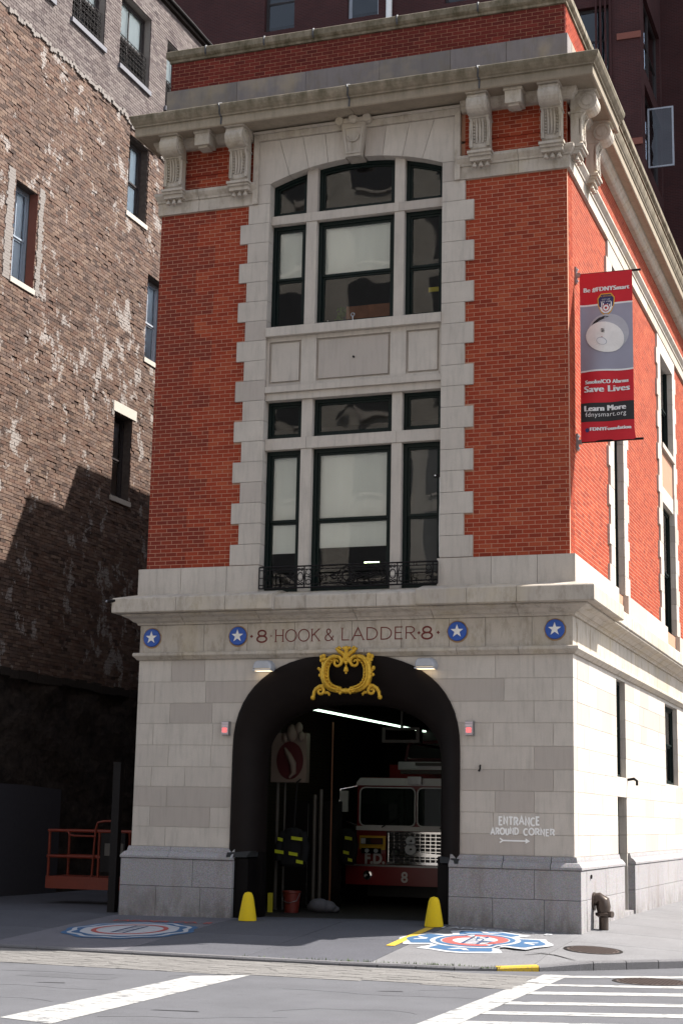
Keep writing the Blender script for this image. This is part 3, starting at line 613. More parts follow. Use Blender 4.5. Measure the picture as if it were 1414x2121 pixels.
# scrolled brackets
def corbel_mesh():
    mb = MB(); wd = .165
    cs = [(.02, .00)]
    top = [(.02, 0), (.40, 0), (.435, -.05)] + [(.30 + .165 * math.cos(t), -.17 + .165 * math.sin(t)) for t in [math.radians(40 - 20 * i) for i in range(8)]]
    low = [(.23, -.36), (.19, -.42), (.165, -.50), (.155, -.60), (.16, -.72), (.185, -.80), (.19, -.87), (.15, -.93), (.02, -.93)]
    poly = top + low
    mb.prism([(-o, z) for o, z in poly], -wd, wd, 'x')
    for s in (-1, 1):
        mb.lathe([(.155, 0), (.155, .012), (.12, .014), (.12, .006), (.085, .006), (.085, .018), (0, .02)] if s > 0 else [(.155, 0), (.155, -.012), (.12, -.014), (.12, -.006), (.085, -.006), (.085, -.018), (0, -.02)], (s * wd, -.30, -.17), 18, 'x')
        mb.box(s * wd - .012, s * wd + .012, -.21, -.185, -.86, -.40)
    # raised side fillets and the beaded leaf on the lower face
    f = [(.245, -.36), (.205, -.43), (.185, -.52), (.178, -.62), (.185, -.72), (.205, -.80), (.205, -.87)]
    for x in (-.14, .14): mb.tube([(x, -o, z) for o, z in f], .022, 6)
    for x in (-.055, 0, .055): mb.tube([(x, -o + .008, z) for o, z in f[:6]], [.012, .018, .022, .022, .018, .01], 6)
    for k in range(7):
        for x in (-.095, .095): mb.ball((x, -.19, -.42 - k * .055), .019, 6)
    mb.box(-.175, .175, -.26, .02, -.365, -.335)
    mb.box(-.185, .185, -.46, .02, .0, .035)
    return mesh('corbel', mb, 'limestone_trim')
cm = corbel_mesh()
cb = MB(); cb.box(-.21, .21, -.24, 0, -.045, 0); cb.box(-.19, .19, -.21, 0, -.09, -.045); cb.box(-.18, .18, -.17, 0, -.16, -.09)
for x in (-.11, 0, .11): cb.lathe([(.014, 0), (.045, -.09), (.03, -.10)], (x, -.11, -.16), 8)
cbm = mesh('corbel_base', cb, 'limestone_trim')
for x in (-3.40, -2.12, 2.28, 3.50):
    inst('corbel', cm, (x, 0, 13.862), F); inst('corbel_base', cbm, (x, 0, 12.935), F)
for y in (.22, 1.5): inst('corbel', cm, (3.75, y, 13.862), F, PI / 2); inst('corbel_base', cbm, (3.75, y, 12.935), F, PI / 2)
mo = MB(); mo.box(-.16, .16, -.42, -.08, -.05, 0); mo.box(-.14, .14, -.40, -.08, -.27, -.05); mo.box(-.09, .09, -.35, -.13, -.31, -.27); mom = mesh('modillion', mo, 'limestone_trim')
for x in (-2.76, 2.90): inst('modillion', mom, (x, 0, 13.89), F)
# ---- attic: stone course, coping
for a, b in zip([-3.87, -2.45, -1.1, .3, 1.6, 2.6], [-2.45, -1.1, .3, 1.6, 2.6, 3.67]): blk(a, b, 14.26, 15.13, .35, .70, mt='bluestone', name='attic_stone')
for a, b in zip([.70, 3, 6, 9, 12, 15], [3, 6, 9, 12, 15, YS]): part('attic_stone', MB().box(3.3, 3.67, a + .003, b - .003, 14.26, 15.127), 'bluestone', F)
P7 = [(-.40, 15.97), (.05, 15.935), (.085, 15.91), (.085, 15.80), (.06, 15.765), (.035, 15.745), (.03, 15.703), (-.40, 15.703)]
cy = lambda x: (lambda o: (x, .40 - o)); cx = lambda y: (lambda o: (3.62 + o, y))
xs = [-3.10, -1.93, -.97, .62, 2.1]
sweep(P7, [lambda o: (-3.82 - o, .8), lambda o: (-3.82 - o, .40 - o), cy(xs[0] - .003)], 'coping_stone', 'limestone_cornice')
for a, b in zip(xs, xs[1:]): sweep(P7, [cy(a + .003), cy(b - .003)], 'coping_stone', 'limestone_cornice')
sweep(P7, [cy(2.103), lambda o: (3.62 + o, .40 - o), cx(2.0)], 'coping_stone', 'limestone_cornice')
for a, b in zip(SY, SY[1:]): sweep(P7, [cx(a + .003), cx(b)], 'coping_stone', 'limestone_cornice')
for x in xs: part('lead_flashing', MB().tube([(x, .40 - o - .004, z) for o, z in [(-.2, 15.96), (.05, 15.94), (.09, 15.91), (.09, 15.80), (.06, 15.765)]], .018, 5), 'lead', F)
# ---- arched surround of the truck door
def archpts(a, b, zc, e, zlow, n=28):
    P = [(a, zlow), (a, (zlow + zc) / 2)]
    for i in range(n + 1):
        t = PI * i / n; c, s_ = math.cos(t), math.sin(t)
        P.append((a * math.copysign(abs(c) ** (2 / e), c), zc + b * abs(s_) ** (2 / e)))
    return P + [(-a, (zlow + zc) / 2), (-a, zlow)]
A0 = archpts(1.945, 1.585, 2.95, 2.4, 1.22); A1 = archpts(1.90, 1.54, 2.95, 2.4, 1.22); A2 = archpts(1.80, 1.42, 2.92, 2.4, 1.27); A3 = archpts(1.66, 1.18, 2.80, 2.4, 1.30); A4 = archpts(1.56, 1.03, 2.75, 2.4, 1.33); A5 = archpts(1.53, 1.00, 2.74, 2.4, 1.33)
sur = MB(); lp = [(A0, .01), (A0, -.035), (A1, -.05), (A2, -.02), (A3, .09), (A4, .26), (A5, .40), (A5, .55)]
n = len(A0); vs = []; fs = []
for P, y in lp: vs += [(a, y, b) for a, b in P]
for i in range(len(lp) - 1):
    for k in range(n - 1): fs.append((i * n + k, i * n + k + 1, (i + 1) * n + k + 1, (i + 1) * n + k))
sur.add(vs, fs); part('arch_surround', sur, 'black_paint', F, True)
ins2 = MB().ring(archpts(1.9, 1.5, 2.9, 2.4, .3), archpts(1.54, 1.01, 2.74, 2.4, .3), .44, .50, closed=False); part('arch_lining', ins2, 'jamb_black', F)
for s in (-1, 1):
    # scuffed padded foot of the surround, then the black jamb board below it
    part('surround_foot', loft(MB(), [[(s * 1.95, -.10, 1.31), (s * 1.95, .02, 1.31), (s * 1.55, .4, 1.34), (s * 1.60, .05, 1.34)], [(s * 1.95, -.145, 1.24), (s * 1.95, .0, 1.22), (s * 1.56, .4, 1.25), (s * 1.64, -.04, 1.24)]]), 'rubber', F)
    part('door_jamb', MB().box(*sorted((s * 1.60, s * 1.90)), -.04, .42, .2, 1.22), 'jamb_black', F)
    part('door_track', MB().box(*sorted((s * 1.50, s * 1.599)), .30, .50, .2, 1.33), 'jamb_black', F)
# ---- inscription, medallions
t = MB(); stroke_text(t, 'HOOK', -1.255, -.455, 4.755, .20, .017, -.008, .022, gap=.12); part('lettering', t, 'letter_red', F)
t = MB(); stroke_text(t, '&', -.375, -.205, 4.755, .20, .017, -.008, .022, gap=.12); part('lettering', t, 'letter_red', F)
t = MB(); stroke_text(t, 'LADDER', -.085, 1.19, 4.76, .20, .017, -.008, .022, gap=.12); part('lettering', t, 'letter_red', F)
for a, b in ((-1.585, -1.39), (1.285, 1.48)):
    t = MB(); stroke_text(t, '8', a, b, 4.755, .20, .028, -.008); part('lettering', t, 'letter_red', F)
for x in (-1.675, 1.245, 1.57): part('inscription_stop', MB().strip([(x - .025, 4.855), (x + .025, 4.855)], .018, -.009, .01).strip([(x, 4.83), (x, 4.88)], .018, -.0095, .01), 'letter_red', F)
part('inscription_stop', MB().lathe([(.012, -.009), (.012, .01)], (-1.32, 0, 4.855), 8, 'y'), 'letter_red', F)
star = [(math.sin(2 * PI * k / 10) * (.108 if k % 2 == 0 else .043), math.cos(2 * PI * k / 10) * (.108 if k % 2 == 0 else .043)) for k in range(10)]
for x in (-3.52, -1.92, 1.89, 3.47):
    o = part('star_medallion', MB().lathe([(.155, .0), (.155, -.022), (.145, -.032), (0, -.032)], (x, -.004, 4.865), 32, 'y'), 'blue_enamel', F)
    part('star', MB().prism([(x + a, 4.865 + b) for a, b in star], -.046, -.034), 'white_paint', o)
    part('rust_ring', MB().ring([(x + .175 * math.cos(2 * PI * k / 24) * (1 + .05 * math.sin(k * 2.3)), 4.86 + .18 * math.sin(2 * PI * k / 24)) for k in range(24)], [(x + .15 * math.cos(2 * PI * k / 24), 4.865 + .15 * math.sin(2 * PI * k / 24)) for k in range(24)], -.0075, -.004), 'rust', o)
# ---- painted directions
t = MB(); stroke_text(t, 'ENTRANCE', 2.57, 3.21, 1.845, .12, .025, -.007, jit=.012); part('lettering', t, 'sign_white', F)
t = MB(); stroke_text(t, 'AROUND', 2.44, 2.88, 1.695, .095, .023, -.007, jit=.012); part('lettering', t, 'sign_white', F)
t = MB(); stroke_text(t, 'CORNER', 2.96, 3.44, 1.70, .095, .023, -.007, jit=.012); part('lettering', t, 'sign_white', F)
t = MB(); t.strip([(2.62, 1.605), (3.02, 1.605)], .022, -.007, .004); t.prism([(2.99, 1.645), (3.06, 1.603), (2.99, 1.565)], -.0075, .004); t.strip([(2.585, 1.64), (2.635, 1.605), (2.585, 1.575)], .02, -.0078, .004); part('painted_arrow', t, 'sign_white', F)
# ============================================================ GROUND
KERB = [(-30, -4.2), (1.5, -4.2), (3.0, -4.02), (4.0, -3.55), (4.6, -3.0), (5.7, -1.9), (6.8, -.4), (7.4, 1.2), (7.6, 3), (7.6, 40)]
def kdist(x, y):
    best = 1e9; bx = 0
    for (ax, ay), (bx_, by_) in zip(KERB, KERB[1:]):
        dx, dy = bx_ - ax, by_ - ay; t = max(0, min(1, ((x - ax) * dx + (y - ay) * dy) / (dx * dx + dy * dy)))
        d = math.hypot(x - ax - t * dx, y - ay - t * dy)
        if d < best: best = d; bx = ax + t * dx
    return best, bx
def sm(a, b, x): t = max(0, min(1, (x - a) / (b - a))); return t * t * (3 - 2 * t)
def zp(x, y):
    d, bx = kdist(x, y); zk = .035 + .065 * sm(3.6, 4.6, bx); zb = .30 + .012 * max(-4, min(4, x))
    return zk + (zb - zk) * min(1, d / 4.0)
def clip(poly, inset=0):
    for (ax, ay), (bx, by) in zip(KERB, KERB[1:]):
        dx, dy = bx - ax, by - ay; l = math.hypot(dx, dy); nx, ny = -dy / l, dx / l; out = []
        f = lambda p: (p[0] - ax) * nx + (p[1] - ay) * ny - inset
        for i in range(len(poly)):
            p, q = poly[i], poly[(i + 1) % len(poly)]; fp, fq = f(p), f(q)
            if fp >= 0: out.append(p)
            if (fp >= 0) != (fq >= 0): t = fp / (fp - fq); out.append((p[0] + (q[0] - p[0]) * t, p[1] + (q[1] - p[1]) * t))
        poly = out
        if len(poly) < 3: return []
    return poly
road = MB().add([(-160, -160, 0), (160, -160, 0), (160, 160, 0), (-160, 160, 0)], [(0, 1, 2, 3)]); road = struct('road', road, 'asphalt')
PV = MB()
for ix in range(-60, 16):
    for iy in range(-9, 80):
        x0, y0 = ix * .5, iy * .5; c = clip([(x0, y0), (x0 + .5, y0), (x0 + .5, y0 + .5), (x0, y0 + .5)], .14)
        if c: PV.add([(x, y, zp(x, y) - .02) for x, y in c], [tuple(range(len(c)))])
pave = struct('pavement', PV, 'dark_concrete')
def slab(x0, x1, y0, y1, mt, g=.006, name='paving_slab'):
    nx = max(1, round((x1 - x0) / .8)); ny = max(1, round((y1 - y0) / .8)); mb = MB(); x0 += g; x1 -= g; y0 += g; y1 -= g
    for i in range(nx):
        for j in range(ny):
            a, b = x0 + (x1 - x0) * i / nx, x0 + (x1 - x0) * (i + 1) / nx; c, d = y0 + (y1 - y0) * j / ny, y0 + (y1 - y0) * (j + 1) / ny
            P = clip([(a, c), (b, c), (b, d), (a, d)], .16)
            if P:
                k = len(P); mb.add([(x, y, zp(x, y)) for x, y in P] + [(x, y, zp(x, y) - .03) for x, y in P], [tuple(range(k))] + [(q, q + k, (q + 1) % k + k, (q + 1) % k) for q in range(k)])
    if mb.v: part(name, mb, mt, pave)
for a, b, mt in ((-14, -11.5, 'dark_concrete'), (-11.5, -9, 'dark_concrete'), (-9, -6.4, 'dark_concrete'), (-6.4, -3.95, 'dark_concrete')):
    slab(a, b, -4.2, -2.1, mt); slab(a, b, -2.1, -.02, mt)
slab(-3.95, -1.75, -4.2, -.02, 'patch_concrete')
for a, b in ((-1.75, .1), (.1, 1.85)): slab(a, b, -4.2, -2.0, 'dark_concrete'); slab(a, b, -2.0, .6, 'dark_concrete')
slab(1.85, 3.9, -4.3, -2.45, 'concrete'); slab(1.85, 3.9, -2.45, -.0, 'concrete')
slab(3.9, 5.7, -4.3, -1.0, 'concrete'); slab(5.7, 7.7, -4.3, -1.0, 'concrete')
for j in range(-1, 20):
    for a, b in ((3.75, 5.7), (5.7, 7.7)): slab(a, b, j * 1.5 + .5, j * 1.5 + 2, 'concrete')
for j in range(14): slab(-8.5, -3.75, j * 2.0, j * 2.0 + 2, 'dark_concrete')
# kerbstones, following the corner
def kseg():
    out = []; acc = 0
    for (ax, ay), (bx, by) in zip(KERB, KERB[1:]):
        l = math.hypot(bx - ax, by - ay); n_ = max(1, round(l / (1.5 if l > 3 else .6)))
        for i in range(n_): out.append(((ax + (bx - ax) * i / n_, ay + (by - ay) * i / n_), (ax + (bx - ax) * (i + 1) / n_, ay + (by - ay) * (i + 1) / n_)))
    return out
for (ax, ay), (bx, by) in kseg():
    if ax < -13 or ay > 14: continue
    l = math.hypot(bx - ax, by - ay); tx, ty = (bx - ax) / l, (by - ay) / l; nx, ny = -ty, tx; g = .006
    p = [(ax + tx * g, ay + ty * g), (bx - tx * g, by - ty * g)]; q = [(x + nx * .155, y + ny * .155) for x, y in p]; z = [zp(*q[0]) + .004, zp(*q[1]) + .004]
    vs = [(*p[0], -.05), (*p[1], -.05), (*q[1], -.05), (*q[0], -.05), (*p[0], z[0] - .022), (*p[1], z[1] - .022), (p[1][0] + nx * .02, p[1][1] + ny * .02, z[1]), (p[0][0] + nx * .02, p[0][1] + ny * .02, z[0]), (*q[1], z[1]), (*q[0], z[0])]
    mb = MB().add(vs, [(0, 1, 5, 4), (4, 5, 6, 7), (7, 6, 8, 9), (0, 4, 7, 9, 3), (1, 2, 8, 6, 5), (2, 3, 9, 8)])
    yel = 3.0 <= ax < 3.9
    part('kerbstone', mb, 'road_yellow' if yel and ax > 3.4 else 'kerbstone', pave, label='kerbstone with worn yellow paint' if yel and ax > 3.4 else None)
# strip of worn paving setts along the gutter
cob = MB(); y = -4.23
while y > -6.0:
    x = -11 + R.uniform(0, .2); dz = .006
    while x < 4.1:
        L_ = R.uniform(.16, .30); ymin = -5.95 + .22 * math.sin(x * .6)
        if y - .12 > ymin - .2 and (x > -20): h = R.uniform(.003, .008); cob.box(x + .003, x + L_ - .003, y - .119, y - .003, -.02, h)
        x += L_
    y -= .122
struct('gutter_setts', cob, 'cobble', kind='stuff')
def flat(poly, z=.004, t=None): 
    return MB().add([(x, y, z) for x, y in poly], [tuple(range(len(poly)))])
def mark(name, poly, label, mt='road_white', z=.004, grp='white crosswalk bars'):
    o = part(name, flat(poly, z), mt, None); tag(o, label, 'road marking', grp); return o
o = mark('stop_line', [(.55, -10.91), (1.19, -11.08), (.99, -5.96), (.41, -6.43)], 'wide white stop line running diagonally across the asphalt at lower left', grp=None)
mark('crosswalk_edge_line', [(4.15, -3.9), (4.17, -9.6), (4.52, -9.6), (4.47, -3.9)], 'long white line bounding the left edge of the crosswalk', grp=None)
BARS = [[(4.474, -3.93), (4.474, -4.22), (6.9, -2.95), (6.9, -2.62)], [(4.476, -5.1), (4.478, -5.34), (7.2, -4.37), (7.2, -4.07)], [(4.48, -6.03), (4.484, -6.36), (7.3, -5.2), (7.3, -4.83)],
        [(4.488, -7.16), (4.492, -7.45), (7.4, -6.33), (7.4, -6.0)], [(4.50, -8.13), (4.50, -8.41), (7.5, -7.34), (7.5, -6.97)], [(4.52, -9.01), (4.52, -9.30), (7.6, -8.3), (7.6, -7.95)]]
DESC = ['crosswalk bar nearest the corner kerb', 'second crosswalk bar out from the corner kerb', 'third crosswalk bar out from the corner kerb', 'fourth crosswalk bar out from the kerb, broken in its middle', 'fifth crosswalk bar out from the kerb', 'crosswalk bar nearest the bottom edge of the photo']
for i, b in enumerate(BARS): mark('crosswalk_bar', b, 'white ' + DESC[i], grp='white crosswalk bars')
def onpave(mb, dz): mb.v = [(x, y, zp(x, y) + dz + z) for x, y, z in mb.v]; return mb
# yellow stripe on the driveway
st = MB().add([(1.72, -2.55 + 1.95 * i / 8, 0) for i in range(9)] + [(1.59, -2.55 + 1.95 * i / 8, 0) for i in range(9)], [(i, i + 1, i + 10, i + 9) for i in range(8)])
tag(part('yellow_stripe', onpave(st, .008), 'road_yellow', None), 'yellow painted stripe on the driveway ending at the right bollard', 'road marking')
# cracks, tar seams and a darker patch in the asphalt
for (x, y, L_, a) in ((-1.8, -8.6, 2.2, .1), (-.9, -9.6, 1.4, -.2), (1.9, -7.2, 2.6, .25), (2.6, -9.2, 1.8, 1.3), (-2.6, -7.1, 2.4, .05), (3.3, -6.6, 1.0, .6), (5.3, -7.0, 1.6, .3), (1.3, -10.4, 2.0, .4), (.2, -6.6, 1.2, 1.2)):
    pts = []; px, py = x, y
    for k in range(14): pts.append((px, py)); a += R.uniform(-.45, .45); a *= .92; px += L_ / 14 * math.cos(a); py += L_ / 14 * math.sin(a)
    part('road_crack', MB().strip(pts, [R.uniform(.004, .016) for _ in pts], .0006, .0012, 'z'), 'crack', road)
for x0, x1, y0, y1 in ((-3.4, -1.6, -10.2, -9.3), (-1.4, -.2, -7.4, -7.0)): part('asphalt_patch', flat([(x0, y0), (x1, y0 + .05), (x1 - .06, y1), (x0 + .05, y1 - .04)], .0022), 'asphalt_new', road)
for x0, y0, L_ in ((-3.2, -8.3, .9), (-2.2, -8.9, .6), (-.8, -8.0, .35), (1.5, -9.7, .5), (-1.2, -10.1, .5), (2.9, -6.9, .3)): part('tyre_scuff', flat([(x0, y0), (x0 + L_, y0 + .08), (x0 + L_ * .9, y0 + .14), (x0 + .05, y0 + .05)], .0032), 'crack', road)
# round painted emblems: eight-pointed fire service cross shapes with a ring, no figures
def emblem(name, label, cx, cy, r, rot, kind):
    root = thing(name, label, 'painted emblem', (cx, cy, zp(cx, cy)))
    c, s = math.cos(rot), math.sin(rot)
    def put(nm, polys, mt, dz):
        mb = MB()
        for P in polys: mb.add([(cx + a * c - b * s, cy + a * s + b * c, 0) for a, b in P[0]], P[1])
        part(nm, onpave(mb, dz), mt, root)
    def disc(rf_, n=48, r0=0, steps=4):
        vs = []; fs = []
        for k in range(steps + 1):
            for i in range(n): t = 2 * PI * i / n; q = rf_(t); rr = (r0 + (q - r0) * k / steps); vs.append((rr * math.cos(t), rr * math.sin(t)))
        for k in range(steps):
            for i in range(n): fs.append((k * n + i, (k + 1) * n + i, (k + 1) * n + (i + 1) % n, k * n + (i + 1) % n))
        return (vs, fs)
    def TOOLS(k):
        # a plain ladder
        for x in (-.10, .10): put('ladder_rail', [([(r * (x - .02), -r * k), (r * (x + .02), -r * k), (r * (x + .02), r * k), (r * (x - .02), r * k)], [(0, 1, 2, 3)])], 'emblem_navy', .018)
        for q in range(5): y = r * k * (-.8 + .4 * q); put('ladder_rung', [([(-r * .08, y - .012), (r * .08, y - .012), (r * .08, y + .012), (-r * .08, y + .012)], [(0, 1, 2, 3)])], 'emblem_navy', .018)
    if kind == 'cross':
        def cr(k, hw): return lambda t: r * k * (.66 + .34 * (1 - sm(hw - .07, hw + .07, abs(((t + PI / 4) % (PI / 2)) - PI / 4)))) * (1 + .04 * math.cos(8 * t))
        put('outline', [disc(cr(1, .66), 144)], 'emblem_white', .006); put('field', [disc(cr(.90, .56), 144)], 'emblem_blue', .009)
        put('inner_ring', [disc(lambda t: r * .60, 48)], 'emblem_white', .012); put('blue_ring', [disc(lambda t: r * .53, 48, r * .46, 1)], 'emblem_blue', .015); put('red_ring', [disc(lambda t: r * .44, 48, r * .30, 1)], 'emblem_red', .015)
        TOOLS(.30)
        for a in (0, PI / 2, PI, -PI / 2):
            P = [(.66, -.05), (.66, .05), (.82, .14), (.82, .06), (.74, 0), (.82, -.08), (.82, -.16)]
            put('lobe_mark', [([(r * (x * math.cos(a) - y * math.sin(a)), r * (x * math.sin(a) + y * math.cos(a))) for x, y in P], [tuple(range(6, -1, -1))])], 'emblem_white', .012)
        txt, col = 'LADDER CO. 8', 'emblem_white'
    else:
        put('blue_edge', [disc(lambda t: r * (1.03 + .035 * math.cos(10 * t)), 80)], 'emblem_blue', .006); put('white_field', [disc(lambda t: r * .94 * (1 + .035 * math.cos(10 * t)), 80)], 'emblem_white', .009)
        put('blue_wave', [disc(lambda t: r * .86 * (1 + .05 * math.cos(10 * t)), 80, r * .76, 1)], 'emblem_blue', .012); put('white_ring', [disc(lambda t: r * .76 * (1 + .02 * math.cos(10 * t)), 80)], 'emblem_white', .013)
        put('red_ring', [disc(lambda t: r * .60, 48, r * .52, 1)], 'emblem_red', .016)
        TOOLS(.42)
        txt, col = 'LADDER CO. 8', 'emblem_red'
    me = text_mesh(txt, .26, .004, 0, 'CENTER'); me.transform(Matrix.Translation((cx, cy + r * 1.04, 0)))
    for v in me.vertices: v.co.z = zp(v.co.x, v.co.y) + .008
    me.materials.clear(); me.materials.append(MT[col]); part('lettering', me, None, root); return root
emblem('pavement_emblem', 'fire company cross emblem painted blue, white and red, right of the driveway', 2.66, -1.72, 1.08, .0, 'cross')
emblem('pavement_emblem', 'round scalloped white and blue emblem painted in shade, left of the driveway', -2.66, -2.05, .98, .0, 'round')
# manhole covers
def manhole(x, y, r, z, label):
    sl = z == 0; z_ = zp(x, y) + .004 if sl else z; F_ = (lambda m_: onpave(m_, .003)) if sl else (lambda m_: m_)
    root = thing('manhole_cover', label, 'manhole cover', (x, y, z_), 'round iron manhole covers'); part('cover', F_(MB().lathe([(r, 0), (r, .003), (0, .003)], (x, y, z), 40)), 'manhole', root)
    part('rim', F_(MB().ring([(x + (r + .05) * math.cos(2 * PI * k / 40), y + (r + .05) * math.sin(2 * PI * k / 40)) for k in range(40)], [(x + (r + .006) * math.cos(2 * PI * k / 40), y + (r + .006) * math.sin(2 * PI * k / 40)) for k in range(40)], z, z + .003, 'z')), 'iron', root)
    st = MB()
    for i in range(-8, 9):
        for j in range(-8, 9):
            if math.hypot(i, j) < 8.2 and (i + j) % 2: q = r / 9; st.box(x + i * q - q * .36, x + i * q + q * .36, y + j * q - q * .36, y + j * q + q * .36, z + .003, z + .010)
    part('studs', F_(st), 'manhole', root, kind='stuff')
manhole(4.36, -1.78, .36, 0, 'rusty round cover set in the sunlit pavement by the corner')
manhole(5.52, -4.12, .42, .001, 'dark round cover in the road beside the crosswalk bars')
# weeds in the kerb joint and a crack in the slab
gr = MB()
for k in range(240):
    x = R.choice([R.gauss(1.9, .5), R.gauss(3.2, .25), R.gauss(2.7, .15), R.uniform(-.5, 3.6)]); y = -4.05 if x < 1.5 else -4.02 + .12 * max(0, x - 1.5) * .7
    z = zp(x, y + .02); a = R.uniform(0, 6); h = R.uniform(.015, .05); gr.add([(x, y, z), (x + .012 * math.cos(a), y + .012 * math.sin(a), z), (x + R.uniform(-.02, .02), y + R.uniform(-.02, .02), z + h)], [(0, 1, 2)])
o = struct('weeds', gr, 'grass_green', kind='stuff'); tag(o, 'tiny green weeds growing along the kerb joint', 'weeds')
cr = MB().strip([(3.62, -2.75), (3.80, -2.55), (4.0, -2.62), (4.35, -2.95)], [.01, .03, .035, .01], 0, .001, 'z'); part('slab_crack', onpave(cr, .0035), 'iron', pave)
# ============================================================ NEIGHBOUR with the weathered side wall
NB = lambda x, y, z: (-8.5 - y, x, z)
N = thing('brick_tenement', 'tall neighbouring building with a weathered brick side wall facing the alley', 'building', (-8.5, 0, .3))
WIN = [(2.72, 3.60, 12.80, 14.95, 'frame_blue', 2), (7.58, 8.60, 16.10, 18.05, 'frame_dark', 1), (8.84, 9.85, 12.81, 14.92, 'frame_grey', 1), (7.48, 8.38, 9.12, 11.10, 'frame_dark', 0),
       (4.62, 6.14, 19.60, 21.5, 'frame_dark', 1), (6.92, 8.48, 19.58, 21.5, 'frame_dark', 1), (9.40, 10.9, 19.6, 21.42, 'frame_dark', 1), (2.3, 3.8, 19.6, 21.5, 'frame_dark', 1), (12.2, 13.2, 16.1, 18.05, 'frame_dark', 1), (12.2, 13.2, 9.1, 11.1, 'frame_dark', 0)]
wh = [(a, b, c, d) for a, b, c, d, *_ in WIN]
w1 = MB(); holed_wall(w1, 0, 27, .1, 18.45, [h for h in wh if h[3] < 18.5], .03, .5, NB); part('wall', w1, 'old_mortar', N)
w2 = MB(); holed_wall(w2, .2, 27, 18.45, 22.3, [h for h in wh if h[3] > 19], .06, .5, NB); part('upper_wall', w2, 'pale_mortar', N)
bk = MB().box(-21, -9.0, .5, 27, .1, 22.2); part('rear_mass', bk, 'room_dark', N)
def nspan(z):
    segs = [(.0, 14.0)]
    for a, b, c, d in wh:
        if c - .02 < z < d + .02: segs = [t for s_ in segs for t in ((s_[0], min(s_[1], a)), (max(s_[0], b), s_[1])) if t[1] - t[0] > .03]
    return segs
# rough old bricks: the 300 nearest as parts, the rest joined
ob = lay(4.62, 18.42, nspan); cand = sorted([b for b in ob if b[4] and b[0] > 2.2 and b[2] > 6.9], key=lambda b: (b[0] - 2) * .6 + abs(b[2] - 9) * .5)[:300]; ids = set(id(b) for b in cand)
obm = mesh('brick', MB().box(-.03, .03, -(BW - G) / 2, (BW - G) / 2, -(BH - G) / 2, (BH - G) / 2), 'old_brick'); rest = MB()
for b in ob:
    j = R.uniform(-.0035, .0035) + (R.uniform(-.02, -.008) if R.random() < .08 else 0); sh = R.uniform(-.004, .004)
    if id(b) in ids: o = inst('brick', obm, (-8.53 + j, (b[0] + b[1]) / 2, (b[2] + b[3]) / 2 + sh), N); o.rotation_euler = (R.uniform(-.03, .03), 0, R.uniform(-.03, .03))
    else: rest.box(-8.56 + j, -8.50 + j, b[0], b[1], b[2] + sh, b[3] + sh)
part('brickwork', rest, 'old_brick', N, kind='stuff')
ub = MB()
for b in lay(18.48, 22.28, nspan):
    j = R.uniform(-.003, .003); ub.box(-8.60 + j, -8.53 + j, b[0], b[1], b[2], b[3])
part('upper_brickwork', ub, 'grey_brick', N, kind='stuff')
# ragged mortar line where the old party roof met the wall
fl = MB()
for i in range(90):
    y = 2 + i * .09; z = 18.46 + .03 * math.sin(i * .9) + R.uniform(-.03, .03) - (.0 if y < 7 else (y - 7) * .25 if y < 8.2 else .3); fl.box(-8.53, -8.475 + R.uniform(0, .02), y, y + .095, z - R.uniform(.03, .09), z + R.uniform(.02, .05))
part('mortar_ridge', fl, 'pale_mortar', N)
fl = MB()
for y0_, y1_, z0_, n_ in ((2.35, 2.70, 12.7, 34), (3.62, 3.9, 12.7, 34), (7.3, 7.45, 11.0, 5), (7.44, 8.5, 11.12, 3)):
    for k in range(n_): z = z0_ + k * .071; fl.box(-8.52, -8.488, y0_ + R.uniform(0, .08), y1_ - R.uniform(0, .08), z, z + .066)
part('whitewashed_edge', fl, 'pale_mortar', N, kind='stuff')
part('lintel', MB().box(-8.6, -8.48, 7.40, 8.55, 11.12, 11.36), 'stone_mortar', N)
# parging on the lowest storey, rough above and smooth grey patch below
pg = MB(); ny, nz = 90, 34; vs = []; fs = []
for j in range(nz + 1):
    for i in range(ny + 1):
        y = 14 * i / ny; z = .2 + 4.4 * j / nz; d = .025 * math.sin(y * 3.1 + 2 * math.sin(z * 2.3)) + .02 * math.sin(z * 5.3 + y * 1.7) + R.uniform(-.012, .012); vs.append((-8.47 + d, y, z))
for j in range(nz):
    for i in range(ny): a = j * (ny + 1) + i; fs.append((a, a + 1, a + ny + 2, a + ny + 1))
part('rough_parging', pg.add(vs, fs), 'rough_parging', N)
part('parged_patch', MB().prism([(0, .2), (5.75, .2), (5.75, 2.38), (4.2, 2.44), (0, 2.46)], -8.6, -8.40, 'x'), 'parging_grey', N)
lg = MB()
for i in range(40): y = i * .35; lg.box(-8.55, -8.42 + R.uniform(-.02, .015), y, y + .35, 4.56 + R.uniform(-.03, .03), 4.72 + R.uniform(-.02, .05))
part('ledge', lg, 'parging_dark', N)
